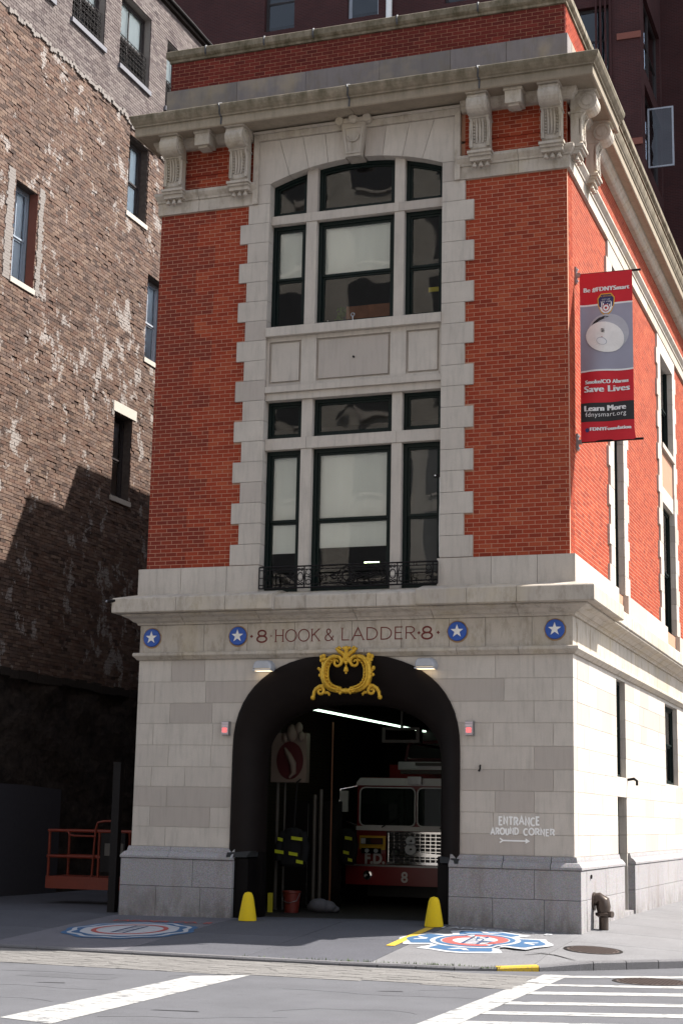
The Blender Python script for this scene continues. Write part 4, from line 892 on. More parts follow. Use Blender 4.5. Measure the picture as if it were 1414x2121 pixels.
for a, b, c, d, fm, mu in WIN:
    old = d < 18.5
    w_ = window(NB, a, b, c, d, .22, rail=(c + d) / 2 - .03, blind_z=(c + .1) if old else (c + d) / 2, bl='curtain_sky_sheen' if old else 'blind', fm=fm, gl='glass', fw=.055, munt=0 if mu == 0 else 1, root=N)  # pale sheets paint reflected sky into these panes, lower ones also curtains
    part('window_sill', xf(MB().box(a - .05, b + .05, -.03, .22, c - .12, c - .005), NB), 'sill_grey' if not old else 'stone_mortar', N)
    if fm == 'frame_blue' or fm == 'frame_grey': part('reveal', xf(MB().box(b - .002, b + .0, .0, .2, c, d), NB), 'reveal_red', N)
    if not old:
        # ornamental window guard over the lower half
        gd = MB(); n_ = 9
        for k in range(n_ + 1): y = a + .06 + (b - a - .12) * k / n_; gd.box(y - .008, y + .008, .10, .116, c + .02, (c + d) / 2 - .1)
        for k in range(8): z = c + .08 + k * ((d - c) / 2 - .18) / 7; gd.box(a + .05, b - .05, .098, .112, z - .007, z + .007)
        for k in range(n_):
            for q in range(0, 7, 2): y = a + .06 + (b - a - .12) * (k + .5) / n_; z = c + .13 + q * .1; gd.ring([(y + .045 * math.cos(t), z + .045 * math.sin(t)) for t in [PI / 4 * i for i in range(8)]], [(y + .032 * math.cos(t), z + .032 * math.sin(t)) for t in [PI / 4 * i for i in range(8)]], .092, .104)
        part('window_guard', xf(gd, NB), 'iron', w_)
rfm = MB(); rfm.box(-8.62, -8.44, 0, 27, 22.29, 22.47); part('roof_edge', rfm, 'parging_dark', N)
part('downpipe', MB().tube([(-8.40, 1, 22.42), (-8.40, 10.6, 22.42), (-8.40, 11.3, 22.40), (-8.40, 14, 22.38)], .05, 8), 'iron', N)
# ============================================================ LOFT BUILDING behind
B = thing('loft_building', 'dark red brick loft building rising behind the firehouse', 'building', (-9, 30, .3))
bh = [(-17.6, -16.2, z, z + 2.4) for z in (33.9,)] + [(x, x + 1.3, z, z + 2.6) for x in (-14.75, -11.2, -2.15, -7.2) for z in (33.0 - .25 * 0, 29.3, 25.6)]
b1 = MB(); holed_wall(b1, -24, .3, .2, 44, [h for h in bh if h[0] > -15], 30, 30.5, IDN); b1.box(-.2, .3, 30.5, 35.3, .2, 26.0)
b1.box(-.2, .3, 30.5, 35.3, 32.8, 44)
for z0 in (26.0,): b1.box(-.2, .3, 30.5, 30.9, z0, 32.8); b1.box(-.2, .3, 34.9, 35.3, z0, 32.8); b1.box(-.2, .3, 30.9, 34.9, 29.0, 29.6)
part('wall', b1, 'far_brick', B)
b2 = MB().box(.3, 30, 35.3, 36, .2, 46); part('wing_wall', b2, 'far_brick', B)
part('core', MB().box(-24, -3.2, 31.2, 45, .2, 43.8), 'room_dark', B)
for a, b, c, d in bh:
    if a > -15: window(lambda x, y, z: (x, 30 + y, z), a, b, c, d, .2, rail=(c + d) / 2, fm='frame_grey' if a == -11.2 else 'frame_dark', gl='glass_blue', root=B, blind_z=c + .3, bl='blind_dark')
for c, d in ((26.0, 29.0), (29.6, 32.8)): 
    for a, b in ((30.9, 32.9), (32.9, 34.9)): window(lambda x, y, z: (.3 - y, x, z), a, b, c, d, .15, rail=(c + d) / 2, fm='frame_dark', gl='glass_blue', root=B)
# pilaster strips of projecting pipes/ribs left of the corner
for i, x in enumerate((-1.35, -1.18, -1.0, -.82)): part('facade_rib', MB().box(x, x + .07, 29.93, 30, 18, 44), 'far_brick', B)
for z in (22.0, 26.2, 30.4): part('brick_band', MB().box(-.55, .34, 29.95, 30.0, z, z + .25), 'reveal_red', B)
cs = part('open_casement', MB().ring([(0, 25.75), (.95, 25.75), (.95, 28.1), (0, 28.1)], [(.06, 25.81), (.89, 25.81), (.89, 28.04), (.06, 28.04)], 0, .05), 'frame_grey', None)
cs.parent = B; cs.location = Vector((.34, 31.2, 0)) - wloc(B)
pn = part('pane', MB().add([(.05, .02, 25.8), (.9, .02, 25.8), (.9, .02, 28.05), (.05, .02, 28.05)], [(0, 1, 2, 3)]), 'glass_blue', None); pn.parent = cs
tag(part('vent_pipe', MB().tube([(-9.40, 29.82, 26), (-9.40, 29.82, 43)], .12, 12), 'white_paint', None, True), 'white vent pipe running up the dark brick wall at the top of the photo', 'pipe')
# ============================================================ BUILDINGS across the street (they light and mirror in the windows)
O = thing('apartment_building', 'pale stone apartment building across the street, seen only mirrored in the windows', 'building', (0, -42, 0))
ow = MB().box(-38, 38, -50, -42, 0, 40); part('wall', ow, 'opposite_brick', O)
wm = mesh('window', MB().box(-1.15, 1.15, -.06, .03, 0, 2.6), 'room_dark'); sm_ = mesh('window_sill', MB().box(-.85, .85, 0, .12, -.15, 0), 'limestone')
for i in range(18):
    for j in range(10): inst('window', wm, (-34 + i * 4, -42, 1.6 + j * 3.7), O); inst('window_sill', sm_, (-34 + i * 4, -42, 1.6 + j * 3.7), O)
# ============================================================ THINGS ON THE FACADE
def wall_lamp(x, label):
    t = thing('wall_lamp', label, 'wall lamp', (x, 0, 4.33), 'grey wall lamps over the truck door')
    poly = [(-.17, 4.285), (.17, 4.285), (.175, 4.33), (.15, 4.40), (.11, 4.435), (-.11, 4.435), (-.15, 4.40), (-.175, 4.33)]
    mb = loft(MB(), [[(x + a * k, y, 4.36 + (b - 4.36) * kz) for a, b in poly] for y, k, kz in ((.0, 1, 1), (-.13, 1, 1), (-.18, .92, .9), (-.20, .8, .75))]); part('housing', mb, 'lamp_grey', t, True)
    part('lens', MB().box(x - .14, x + .14, -.17, -.02, 4.262, 4.284), 'lamp_glow', t); part('lens_frame', MB().ring([(x - .165, -.19), (x + .165, -.19), (x + .165, -.005), (x - .165, -.005)], [(x - .142, -.172), (x + .142, -.172), (x + .142, -.02), (x - .142, -.02)], 4.262, 4.286, 'z'), 'lamp_grey', t)
wall_lamp(-1.40, 'grey wall lamp to the left of the gold cartouche'); wall_lamp(1.395, 'grey wall lamp to the right of the gold cartouche')
def beacon(x, label):
    t = thing('warning_beacon', label, 'warning light', (x, 0, 3.32), 'red warning lights beside the arch')
    part('backplate', MB().box(x - .075, x + .075, -.02, -.003, 3.21, 3.44), 'steel', t); part('lens', MB().box(x - .06, x + .06, -.085, -.021, 3.225, 3.425), 'glass_beacon', t)
    part('lamp', MB().box(x - .04, x + .035, -.094, -.0851, 3.26, 3.33), 'beacon_glow', t)
    b = MB()
    for k in range(4): b.box(x - .062, x + .062, -.088, -.086, 3.24 + k * .05, 3.246 + k * .05)
    b.box(x + .062, x + .07, -.09, -.02, 3.21, 3.44); part('guard', b, 'steel', t)
beacon(-2.075, 'small red warning light left of the arch'); beacon(2.105, 'small red warning light right of the arch')
# ---- gilded cartouche
G_ = thing('gold_cartouche', 'gilded scrollwork cartouche over the crown of the truck arch', 'ornament', (.06, -.1, 4.2))
CX, CZ = .065, 4.2
def spiral(cx, cz, r0, r1, a0, a1, n=18): return [(cx + (r0 + (r1 - r0) * i / n) * math.cos(math.radians(a0 + (a1 - a0) * i / n)), cz + (r0 + (r1 - r0) * i / n) * math.sin(math.radians(a0 + (a1 - a0) * i / n))) for i in range(n + 1)]
def gt(pts, r, y=-.13, nm='scroll', fl=1.0):
    mb = MB().tube([(CX + a, y, CZ + b) for a, b in pts], r, 8); mb.v = [(x, y + (yy - y) * fl, z) for x, yy, z in mb.v]; return part(nm, mb, 'gold', G_, True)
for s in (-1, 1):
    M_ = lambda P: [(s * a, b) for a, b in P]
    # big C-shaped side frame with inner bead and volute at the top
    body = [(.14, .27)] + [(.38 * math.cos(math.radians(a)) ** .7, .015 + .29 * math.copysign(abs(math.sin(math.radians(a))) ** .75, math.sin(math.radians(a)))) for a in range(62, -75, -12)] + [(.09, -.285), (.03, -.28)]
    k = len(body); gt(M_(body), [.034 + .03 * math.sin(PI * i / (k - 1)) for i in range(k)])
    gt(M_([(a * .83, b * .83) for a, b in body[1:-1]]), .022, -.15, 'bead')
    gt(M_([(a * .97, b * .97) for a, b in body[1:-1]]), .014, -.195, 'rib')
    gt(M_(spiral(.155, .185, .095, .012, 80, 80 + 470, 22)), [.032 - .018 * i / 22 for i in range(23)], -.16, 'volute')
    gt(M_(spiral(.12, -.275, .058, .01, 250, 250 - 420, 16)), .022, -.17, 'volute')
    # foot scrolls
    gt(M_([(.30, -.20), (.38, -.19), (.45, -.20), (.52, -.24), (.555, -.30), (.565, -.37)]), [.02, .032, .036, .034, .03, .024], -.12, 'foot_scroll')
    gt(M_(spiral(.44, -.28, .075, .012, 80, 80 + 430, 18)), [.03 - .012 * i / 18 for i in range(19)], -.14, 'volute')
    gt(M_([(.36, -.31), (.32, -.30), (.285, -.33), (.30, -.345)]), .026, -.13, 'foot_leaf')
    lf = MB(); lf.ball((CX + s * .575, -.12, CZ - .385), .042, 8); part('foot_tip', lf, 'gold', G_, True)
    # leaves on the shoulders and flanks
    lf = MB()
    for a, b, r in ((.39, .29, .04), (.43, .275, .04), (.38, .23, .05), (.40, .17, .035), (.43, .22, .03), (.44, .06, .035), (.47, .085, .03), (.42, .02, .035), (.455, -.02, .03), (.42, -.05, .03), (.40, .09, .028), (.385, -.13, .025), (.30, -.12, .025)):
        lf.ball((CX + s * a, -.13 - R.uniform(0, .03), CZ + b), r, 8, (1, .8, R.uniform(.8, 1.4)))
    part('leaf', lf, 'gold', G_, True)
    gt(M_([(.02, .27), (.07, .33), (.13, .37), (.17, .41), (.13, .43), (.09, .40)]), [.03, .038, .036, .03, .024, .02], -.15, 'crest_scroll')
    br = MB()
    for i in range(9):
        a = math.radians(50 - i * 13); br.ball((CX + s * (.33 * math.cos(a) ** .7), -.19, CZ + .015 + .25 * math.sin(a)), .02, 6)
    part('beading', br, 'gold', G_, True)
cc = MB()
for a, b, r, q in ((0, .40, .05, 1.1), (0, .34, .04, 1), (.05, .415, .03, 1), (-.05, .415, .03, 1), (0, .27, .06, 1.3), (.04, .22, .04, 1.3), (-.04, .22, .04, 1.3), (0, .18, .035, 1.2), (0, .07, .04, 1.3), (.02, .05, .025, 1), (-.02, .05, .025, 1), (0, .01, .02, 1), (0, .12, .018, 1)): cc.ball((CX + a, -.15, CZ + b), r, 8, (1, .8, q))
part('centre_leaf', cc, 'gold', G_, True)
cc = MB().tube([(CX - .09, -.15, CZ - .28), (CX - .03, -.15, CZ - .28), (CX, -.15, CZ - .28), (CX + .03, -.15, CZ - .28), (CX + .09, -.15, CZ - .28)], [.045, .04, .052, .04, .045], 12); part('centre_knot', cc, 'gold', G_, True)
# ---- wrought iron balconet
RL = thing('balcony_railing', 'low black wrought iron scroll railing in front of the second floor windows', 'railing', (0, -.1, 5.62))
def bar(pts, r=.011, nm='scroll', n=5): return part(nm, MB().tube([(a, -.10, b) for a, b in pts], r, n), 'iron', RL)
ZT, ZB = 6.0, 5.64
bar([(-1.53, ZT), (1.58, ZT)], .014, 'top_rail'); bar([(-1.53, ZT - .055), (1.58, ZT - .055)], .009, 'rail'); bar([(-1.53, ZB), (1.58, ZB)], .014, 'bottom_rail'); bar([(-1.53, ZB + .055), (1.58, ZB + .055)], .009, 'rail'); bar([(-1.53, 5.82), (1.58, 5.82)], .007, 'rail')
for x in (-1.53, -1.45, -.86, -.72, .74, .90, 1.50, 1.58): bar([(x, ZB), (x, ZT)], .012, 'baluster')
for x0, x1 in ((-.86, -.72), (.74, .90)):
    c = (x0 + x1) / 2
    part('boss', MB().lathe([(.035, -.012), (.035, .0), (.0, .004)], (c, -.10, 5.82), 14, 'y'), 'stone_mortar', RL)
    for s in (-1, 1):
        for z in (5.94, 5.70): bar(spiral(c + s * .03, z, .03, .008, 0, 400, 12), .008)
    bar([(c + .052 * math.cos(t), 5.82 + .075 * math.sin(t)) for t in [PI / 6 * i for i in range(13)]], .009)
for c, s in ((-1.45, 1), (-.86, -1), (-.72, 1), (.74, -1), (.90, 1), (1.50, -1)):
    for z, q in ((5.90, 1), (5.73, -1)):
        P = [(c + s * .012, 5.82), (c + s * .02, 5.82 + q * .04)] + [(c + s * (.075 + .045 * math.cos(math.radians(180 - a))), z + q * (.0 + .045 * math.sin(math.radians(180 - a)))) for a in range(0, 360, 30)]
        bar(P, .008)
    bar([(c + s * .07, 5.82), (c + s * .11, 5.845), (c + s * .14, 5.82), (c + s * .11, 5.795), (c + s * .07, 5.82)], .007)
for x in (-1.15, -.42, .45, 1.2):
    for z in (5.97, 5.67): bar([(x + .026 * math.cos(t), z + .026 * math.sin(t)) for t in [PI / 4 * i for i in range(9)]], .007)
for s in (-1, 1):
    C = .02; bar([(C, 5.98), (C + s * .10, 5.94), (C + s * .13, 5.85), (C + s * .22, 5.86), (C + s * .30, 5.82), (C + s * .22, 5.77), (C + s * .12, 5.78), (C + s * .10, 5.70), (C, 5.655)], .011)
    bar(spiral(C + s * .10, 5.85, .06, .01, 90, 90 - s * 430, 14), .009); bar(spiral(C + s * .10, 5.75, .055, .01, -90, -90 + s * 430, 14), .009); bar(spiral(C + s * .21, 5.82, .05, .01, 0, s * 430, 14), .009)
    bar(spiral(C + s * .05, 5.93, .035, .008, 90, 90 + s * 430, 10), .008); bar(spiral(C + s * .05, 5.70, .035, .008, 0, s * 430, 10), .008)
    bar([(C + s * .34, 5.82), (C + s * .42, 5.87), (C + s * .5, 5.82), (C + s * .42, 5.77), (C + s * .34, 5.82)], .009); bar(spiral(C + s * .52, 5.87, .045, .01, 180, 180 - s * 400, 12), .008)
bar([(.02 + .065 * math.cos(t), 5.82 + .08 * math.sin(t)) for t in [PI / 8 * i for i in range(17)]], .013)
# ---- banner on two poles at the corner
BN = thing('street_banner', 'tall red fire safety banner with a smoke detector picture, on two poles at the corner', 'banner', (3.75, .62, 8))
BX0, BX1, ZT_, ZB_, BY = 3.79, 4.66, 10.80, 8.04, .62
for z in (10.86, 8.0):
    part('banner_pole', MB().tube([(3.70, BY, z), (4.80, BY, z)], .02, 8), 'iron', BN, True)
    br = MB().box(3.712, 3.74, BY - .05, BY + .05, z - .14, z + .14).box(3.74, 3.80, BY - .03, BY + .03, z - .035, z + .035)
    for q in (-.1, .1): br.ball((3.75, BY, z + q), .02, 6)
    part('bracket', br, 'steel', BN)
BH_ = 10.87 - 8.0
def bpos(u, v, off=0):
    z = 10.865 - BH_ * v; bl = math.sin(PI * u) * math.sin(PI * v); y = BY - .02 - off + .05 * math.sin(v * 7 + u * 2.5) * bl + .02 * math.sin(u * 9 + v * 4) * (1 - .5 * v) * min(1, v * 5)
    x = BX0 + (BX1 - BX0 + .0) * u + (.02 * sm(.93, 1, v) * u); z += .03 * sm(.5, 1, u) * math.sin(v * 9) * bl
    return (x, y, z)
def bpatch(nm, u0, u1, v0, v1, mt, off, nu=14, nv=10):
    mb = MB(); P = [[bpos(u0 + (u1 - u0) * i / nu, v0 + (v1 - v0) * j / nv, off) for i in range(nu + 1)] for j in range(nv + 1)]
    vs = [p for r in P for p in r]; mb.add(vs, [(j * (nu + 1) + i, (j + 1) * (nu + 1) + i, (j + 1) * (nu + 1) + i + 1, j * (nu + 1) + i + 1) for j in range(nv) for i in range(nu)]); return part(nm, mb, mt, BN, True)
bpatch('banner_cloth', 0, 1, 0, 1, 'banner_red', 0, 20, 60); bpatch('picture_field', 0, 1, .195, .585, 'banner_grey', .003, 14, 26)
bpatch('white_line', 0, 1, .187, .197, 'banner_white', .005, 14, 1); bpatch('white_line', 0, 1, .583, .593, 'banner_white', .005, 14, 1); bpatch('black_band', 0, 1, .775, .885, 'banner_black', .003, 14, 8)
def bpoly(nm, pts, mt, off, steps=1):
    cx_ = sum(p[0] for p in pts) / len(pts); cy_ = sum(p[1] for p in pts) / len(pts); n_ = len(pts); vs = [bpos(cx_, cy_, off)]
    for k in (.5, 1): vs += [bpos(cx_ + (p[0] - cx_) * k, cy_ + (p[1] - cy_) * k, off) for p in pts]
    fs = [(0, 1 + (i + 1) % n_, 1 + i) for i in range(n_)] + [(1 + i, 1 + (i + 1) % n_, 1 + n_ + (i + 1) % n_, 1 + n_ + i) for i in range(n_)]
    return part(nm, MB().add(vs, fs), mt, BN)
AR = .90 / BH_
def ell(cu, cv, ru, rv, rot=0, n=28): return [(cu + ru * math.cos(2 * PI * k / n) * math.cos(rot) - rv / AR * math.sin(2 * PI * k / n) * math.sin(rot) , cv + (ru * math.cos(2 * PI * k / n) * math.sin(rot) * AR + rv * math.sin(2 * PI * k / n) * math.cos(rot))) for k in range(n)]
def ushape(u, v): return bpoly
sh = [(.5 + a, .19 + b) for a, b in ((-.10, -.062), (.10, -.062), (.165, -.035), (.155, .01), (.10, .05), (.05, .067), (-.05, .067), (-.10, .05), (-.155, .01), (-.165, -.035))]
bpoly('badge_rim', sh, 'badge_gold', .006); bpoly('badge_field', [(.5 + (a - .5) * .88, .19 + (b - .19) * .90) for a, b in sh], 'badge_navy', .008)
bpoly('badge_base', [(.375, .21), (.625, .21), (.59, .235), (.54, .248), (.46, .248), (.41, .235)], 'banner_white', .010)
for a, h in ((.42, .03), (.45, .025), (.53, .02), (.57, .016), (.60, .03)): bpoly('skyline', [(a - .01, .211), (a + .01, .211), (a + .01, .211 - h), (a - .01, .211 - h)], 'banner_white', .010)
bpoly('badge_ring', ell(.5, .217, .07, .023), 'box_red', .012); bpoly('badge_disc', ell(.5, .217, .055, .018), 'banner_white', .014); bpoly('badge_centre', ell(.5, .217, .025, .008), 'box_red', .016)
bpoly('detector_side', ell(.54, .362, .395, .108, .35), 'detector_grey', .006); bpoly('detector_top', ell(.475, .392, .375, .090, .35), 'white_paint', .014); bpoly('test_button', ell(.42, .417, .105, .022, .42), 'detector_grey', .017); bpoly('test_button_face', ell(.418, .418, .093, .0185, .42), 'banner_white', .020); bpoly('indicator', ell(.425, .392, .008, .003), 'box_red', .018)
for k in range(3): bpoly('sounder_slot', ell(.44, .345 + .0085 * k, .045 - .006 * abs(k - 1), .0025, .3, 12), 'banner_black', .018)
bpoly('detector_shade', [(.20, .325), (.26, .295), (.36, .273), (.47, .264), (.56, .270), (.46, .281), (.36, .293), (.27, .318)], 'banner_black', .0078)
def btext(txt, cu, cv, wu, hv, mt='banner_white', bold=.07, off=.009):
    me = text_mesh(txt, 1, 0, 0, 'CENTER', 1.08); xs_ = [v.co.x for v in me.vertices]; w_ = max(xs_) - min(xs_); x0 = min(xs_); hc = .7
    fs = [tuple(p.vertices) for p in me.polygons]; V0 = [v.co.copy() for v in me.vertices]; mb = MB()
    for k, du in enumerate((0, -bold, bold) if bold else (0,)):
        mb.add([bpos(cu - wu / 2 + (v.x - x0) / w_ * wu + du * .12, cv - v.y / hc * hv, off + .0007 * k) for v in V0], fs)
    return part('lettering', mb, mt, BN)
btext('Be #FDNYSmart', .51, .112, .86, .026); btext('Smoke/CO Alarms', .50, .665, .80, .022); btext('Save Lives', .50, .713, .84, .036, bold=.10); btext('Learn More', .46, .823, .76, .032, bold=.10); btext('fdnysmart.org', .47, .856, .76, .026, bold=0); btext('FDNYFoundation', .555, .938, .76, .02)
btext('FIRE DEPARTMENT', .5, .149, .25, .008, 'badge_gold', 0, .010); btext('CITY OF', .5, .169, .15, .008, bold=0, off=.010); btext('NEW YORK', .5, .182, .2, .008, bold=0, off=.010)
bpoly('small_badge', ell(.12, .934, .04, .013, 0, 8), 'badge_navy', .008)
# ---- bollards
def bollard(x, y, label):
    t = thing('bollard', label, 'bollard', (x, y, zp(x, y)), 'yellow bollards at the truck door'); z = zp(x, y)
    part('post', MB().lathe([(.145, 0), (.145, .02), (.115, .20), (.09, .34), (.078, .39), (.055, .43), (.0, .445)], (x, y, z), 24), 'bollard_yellow', t, True); return t
bollard(-1.42, -.42, 'yellow cone-topped bollard at the left jamb of the truck door'); bollard(1.66, -.42, 'yellow cone-topped bollard at the right jamb of the truck door')
# ---- standpipe elbow on the side pavement
SP = thing('standpipe', 'dark bronze standpipe elbow rising from the pavement against the sunlit side wall', 'standpipe', (4.02, .80, .36)); sx, sy, sz = 4.03, .80, zp(4.03, .80)
part('riser', MB().lathe([(.075, 0), (.075, .22)], (sx, sy, sz), 18), 'pipe_bronze', SP, True); part('collar', MB().lathe([(.08, .18), (.10, .20), (.125, .21), (.13, .25), (.10, .26)], (sx, sy, sz), 18), 'pipe_bronze', SP, True)
part('elbow', MB().tube([(sx, sy, sz + .24), (sx, sy, sz + .34), (sx - .01, sy, sz + .43), (sx - .06, sy, sz + .47), (3.87, sy, sz + .44)], [.095, .112, .108, .09, .10], 18), 'pipe_bronze', SP, True)
part('flange', MB().lathe([(.14, 0), (.14, .03)], (3.872, sy, sz + .42), 18, 'x'), 'pipe_bronze', SP); part('side_inlet', MB().tube([(sx, sy, sz + .235), (sx + .15, sy - .06, sz + .235)], .05, 12), 'pipe_bronze', SP, True)
o = part('hose_tap', MB().tube([(3.75, 4.78, 2.68), (3.87, 4.78, 2.70), (3.92, 4.78, 2.66), (3.92, 4.78, 2.58)], .025, 8), 'iron', None, True); tag(o, 'small dark spout bent out of the sunlit side wall beside the doorway', 'tap')
o = part('wall_plug', MB().lathe([(.03, 0), (.035, .02), (.0, .03)], (3.87, .62, .98 + .1), 10, 'x'), 'iron', None); tag(o, 'small dark plug in the granite base above the standpipe', 'plug')
o = part('wall_hook', MB().tube([(2.27, 0, 2.75), (2.275, -.04, 2.74), (2.28, -.05, 2.70), (2.265, -.04, 2.66), (2.25, -.03, 2.67)], .014, 6), 'iron', None, True); tag(o, 'small black hook fixed in the stone wall right of the arch', 'hook')
CC = thing('security_camera', 'tiny black camera on the left end of the lower cornice', 'camera', (-4.12, -.42, 5.47)); part('body', MB().tube([(-4.05, -.40, 5.47), (-4.17, -.46, 5.455)], .028, 8), 'iron', CC); part('mount', MB().tube([(-4.05, -.38, 5.51), (-4.07, -.42, 5.46)], .014, 6), 'steel', CC); part('lens', MB().ball((-4.18, -.465, 5.453), .024, 8), 'steel', CC)
C2 = thing('window_camera', 'small black camera clipped inside the lower right window jamb', 'camera', (1.56, .05, 7.45)); part('body', MB().box(1.47, 1.545, .02, .07, 7.42, 7.465), 'iron', C2); part('lens', MB().lathe([(.014, 0), (.014, -.006)], (1.49, .02, 7.445), 10, 'y'), 'white_paint', C2)
o = part('window_cable', MB().tube([(1.555, .06, 7.42), (1.56, .06, 7.0), (1.552, .06, 6.6), (1.56, .06, 6.1)], .007, 5), 'white_paint', None); tag(o, 'thin white cable hanging down the right jamb of the lower windows', 'cable')
# ---- things on the upper window sill
o = part('wooden_crate', MB().box(-.28, .52, .52, .80, 10.25, 10.66), 'wood', None); tag(o, 'brown wooden board box standing inside the upper middle window', 'box'); o2 = MB().box(-.29, -.25, .505, .52, 10.25, 10.66).box(.49, .53, .505, .52, 10.25, 10.66).box(.10, .115, .512, .52, 10.25, 10.66); p = part('batten', o2, 'wood', o)
PL = thing('potted_plant', 'trailing green pot plant inside the upper middle window beside the wooden box', 'plant', (-.42, .6, 10.24)); part('pot', MB().lathe([(.05, 0), (.07, .12)], (-.42, .6, 10.24), 12), 'reveal_red', PL)
lv = MB()
for k in range(150): a = R.uniform(0, 6.3); r = R.uniform(.0, .10); z = R.uniform(10.30, 10.68); x, y = -.42 + r * math.cos(a), .6 + r * math.sin(a); q = R.uniform(.02, .045); b_ = R.uniform(0, 6.3); lv.add([(x, y, z), (x + q * math.cos(b_), y - .01, z + q * .4), (x + q * .8 * math.cos(b_) + .01, y - .012, z - q), (x - .01, y, z - q * .5)], [(0, 1, 2, 3)])
part('leaves', lv, 'leaf', PL, kind='stuff')
o = part('white_bottle', MB().lathe([(.05, 0), (.052, .09), (.035, .12), (.012, .135), (.01, .17)], (-.60, .42, 10.235), 14), 'bottle_white', None, True); tag(o, 'small white bottle at the left end of the upper middle window sill', 'bottle')
o = part('sprinkler_hook', MB().tube([(.02, -.02, 10.225), (.02, -.03, 10.27), (.02, -.03, 10.29)], .01, 6).tube([(.02 + .03 * math.cos(t), -.03, 10.32 + .03 * math.sin(t)) for t in [PI / 5 * i for i in range(11)]], .009, 6), 'steel', None); tag(o, 'small steel ring standing on the upper window sill', 'ring')
o = part('yellow_sign', MB().box(1.20, 1.38, .50, .52, 10.78, 10.86), 'box_yellow', None); tag(o, 'yellow tag hanging inside the upper right window', 'tag')
o = part('coloured_box', MB().box(1.15, 1.45, .48, .58, 10.26, 10.36), 'box_red', None); tag(o, 'small red and yellow box inside the upper right window', 'box'); part('yellow_end', MB().box(1.451, 1.50, .48, .58, 10.26, 10.36), 'box_yellow', o)
o = part('desk_lamp_tube', MB().box(-.02, .24, .9, .94, 6.18, 6.2).box(.0, .01, .9, .91, 6.18, 6.2), 'screen_glow', None); o.rotation_euler = (0, 0, 0); tag(o, 'bright green-white strip light inside the lower middle window', 'light')
# ============================================================ ALLEY
o = thing('gate_post', 'black square steel post at the alley mouth beside the granite base', 'post', (-4.26, .40, .29)); part('post', MB().box(-4.33, -4.19, .34, .47, .2, 2.75), 'iron', o); part('cap', MB().box(-4.34, -4.18, .33, .48, 2.75, 2.77), 'iron', o)
W = thing('work_platform', 'orange lift basket with rails parked in the dark alley', 'lift', (-6, 2.6, .4))
LX0, LX1, LY0, LY1, LZ0, LZ1 = -6.62, -4.9, 2.2, 3.0, .62, 1.57
part('platform', MB().box(LX0, LX1, LY0, LY1, .52, .74), 'orange_paint', W)
for x in (LX0 + .03, LX1 - .03, -5.55):
    for y in (LY0 + .03, LY1 - .03): part('post', MB().tube([(x, y, .7), (x, y, LZ1)], .025, 8), 'orange_paint', W, True)
for z in (LZ1, 1.10): part('rail', MB().tube([(LX0, LY0 + .03, z), (LX1, LY0 + .03, z), (LX1, LY1 - .03, z), (LX0, LY1 - .03, z), (LX0, LY0 + .03, z)], .027, 8), 'orange_paint', W, True)
part('gate_bar', MB().tube([(-6.2, LY0, LZ1), (-6.15, LY0 - .02, 1.50), (-6.05, LY0 - .02, 1.48), (-5.6, LY0 - .02, 1.48)], .018, 8), 'orange_paint', W, True)
part('grab_rail', MB().tube([(-5.66, LY0, .75), (-5.62, LY0, 1.62), (-5.58, LY0, 1.73), (-5.45, LY0, 1.76), (-5.30, LY0, 1.76)], .02, 8), 'orange_paint', W, True)
cbx = part('control_box', MB().box(-5.45, -4.95, 2.1, 2.4, .85, 1.55), 'iron', W); part('label_plate', MB().box(-5.36, -5.22, 2.09, 2.0995, 1.14, 1.36), 'pipe_white', cbx); part('label_plate', MB().box(-5.06, -4.98, 2.09, 2.0995, 1.14, 1.36), 'pipe_white', cbx)
part('boom', MB().box(-5.1, -4.85, 2.6, 4.4, .9, 1.3), 'iron', W)
o = thing('traffic_cone', 'orange traffic cone standing on the alley equipment behind the post', 'cone', (-4.95, 2.9, 1.55)); part('cone', MB().lathe([(.11, 0), (.025, .34), (.0, .35)], (-4.95, 2.9, 1.6), 16), 'orange_paint', o, True); part('base', MB().box(-5.08, -4.82, 2.77, 3.03, 1.575, 1.60), 'orange_paint', o)
# ============================================================ INSIDE THE TRUCK BAY
bay = MB(); bay.box(-3.39, -3.30, .5, 12.2, .3, 4.5); bay.box(3.15, 3.25, .5, 12.2, .3, 4.5); bay.box(-3.3, 3.15, 12.1, 12.19, .3, 4.5); part('tiled_wall', bay, 'wall_tile', F)
struct('bay_floor', MB().box(-3.4, 3.3, .52, 12.2, .2, .30), 'floor_dark')
cl = MB()
for k in range(9): cl.box(-3.3, 3.15, 1.6 + k * 1.2, 1.75 + k * 1.2, 4.25, 4.499)
part('ceiling_beam', cl, 'iron', F)
LT = thing('strip_light', 'long lit fluorescent tube running back along the ceiling of the truck bay', 'light', (-1, 1, 3.76))
for k in range(6):
    y = 1.05 + k * 1.27; part('tube', MB().box(-1.03, -.97, y, y + 1.22, 3.71, 3.735), 'tube_light', LT); part('fitting', MB().box(-1.06, -.94, y, y + 1.25, 3.736, 3.79), 'pipe_white', LT)
for k in range(4): part('hanger', MB().tube([(-1, 1.4 + 2 * k, 3.79), (-1, 1.4 + 2 * k, 4.5)], .012, 5), 'iron', LT)
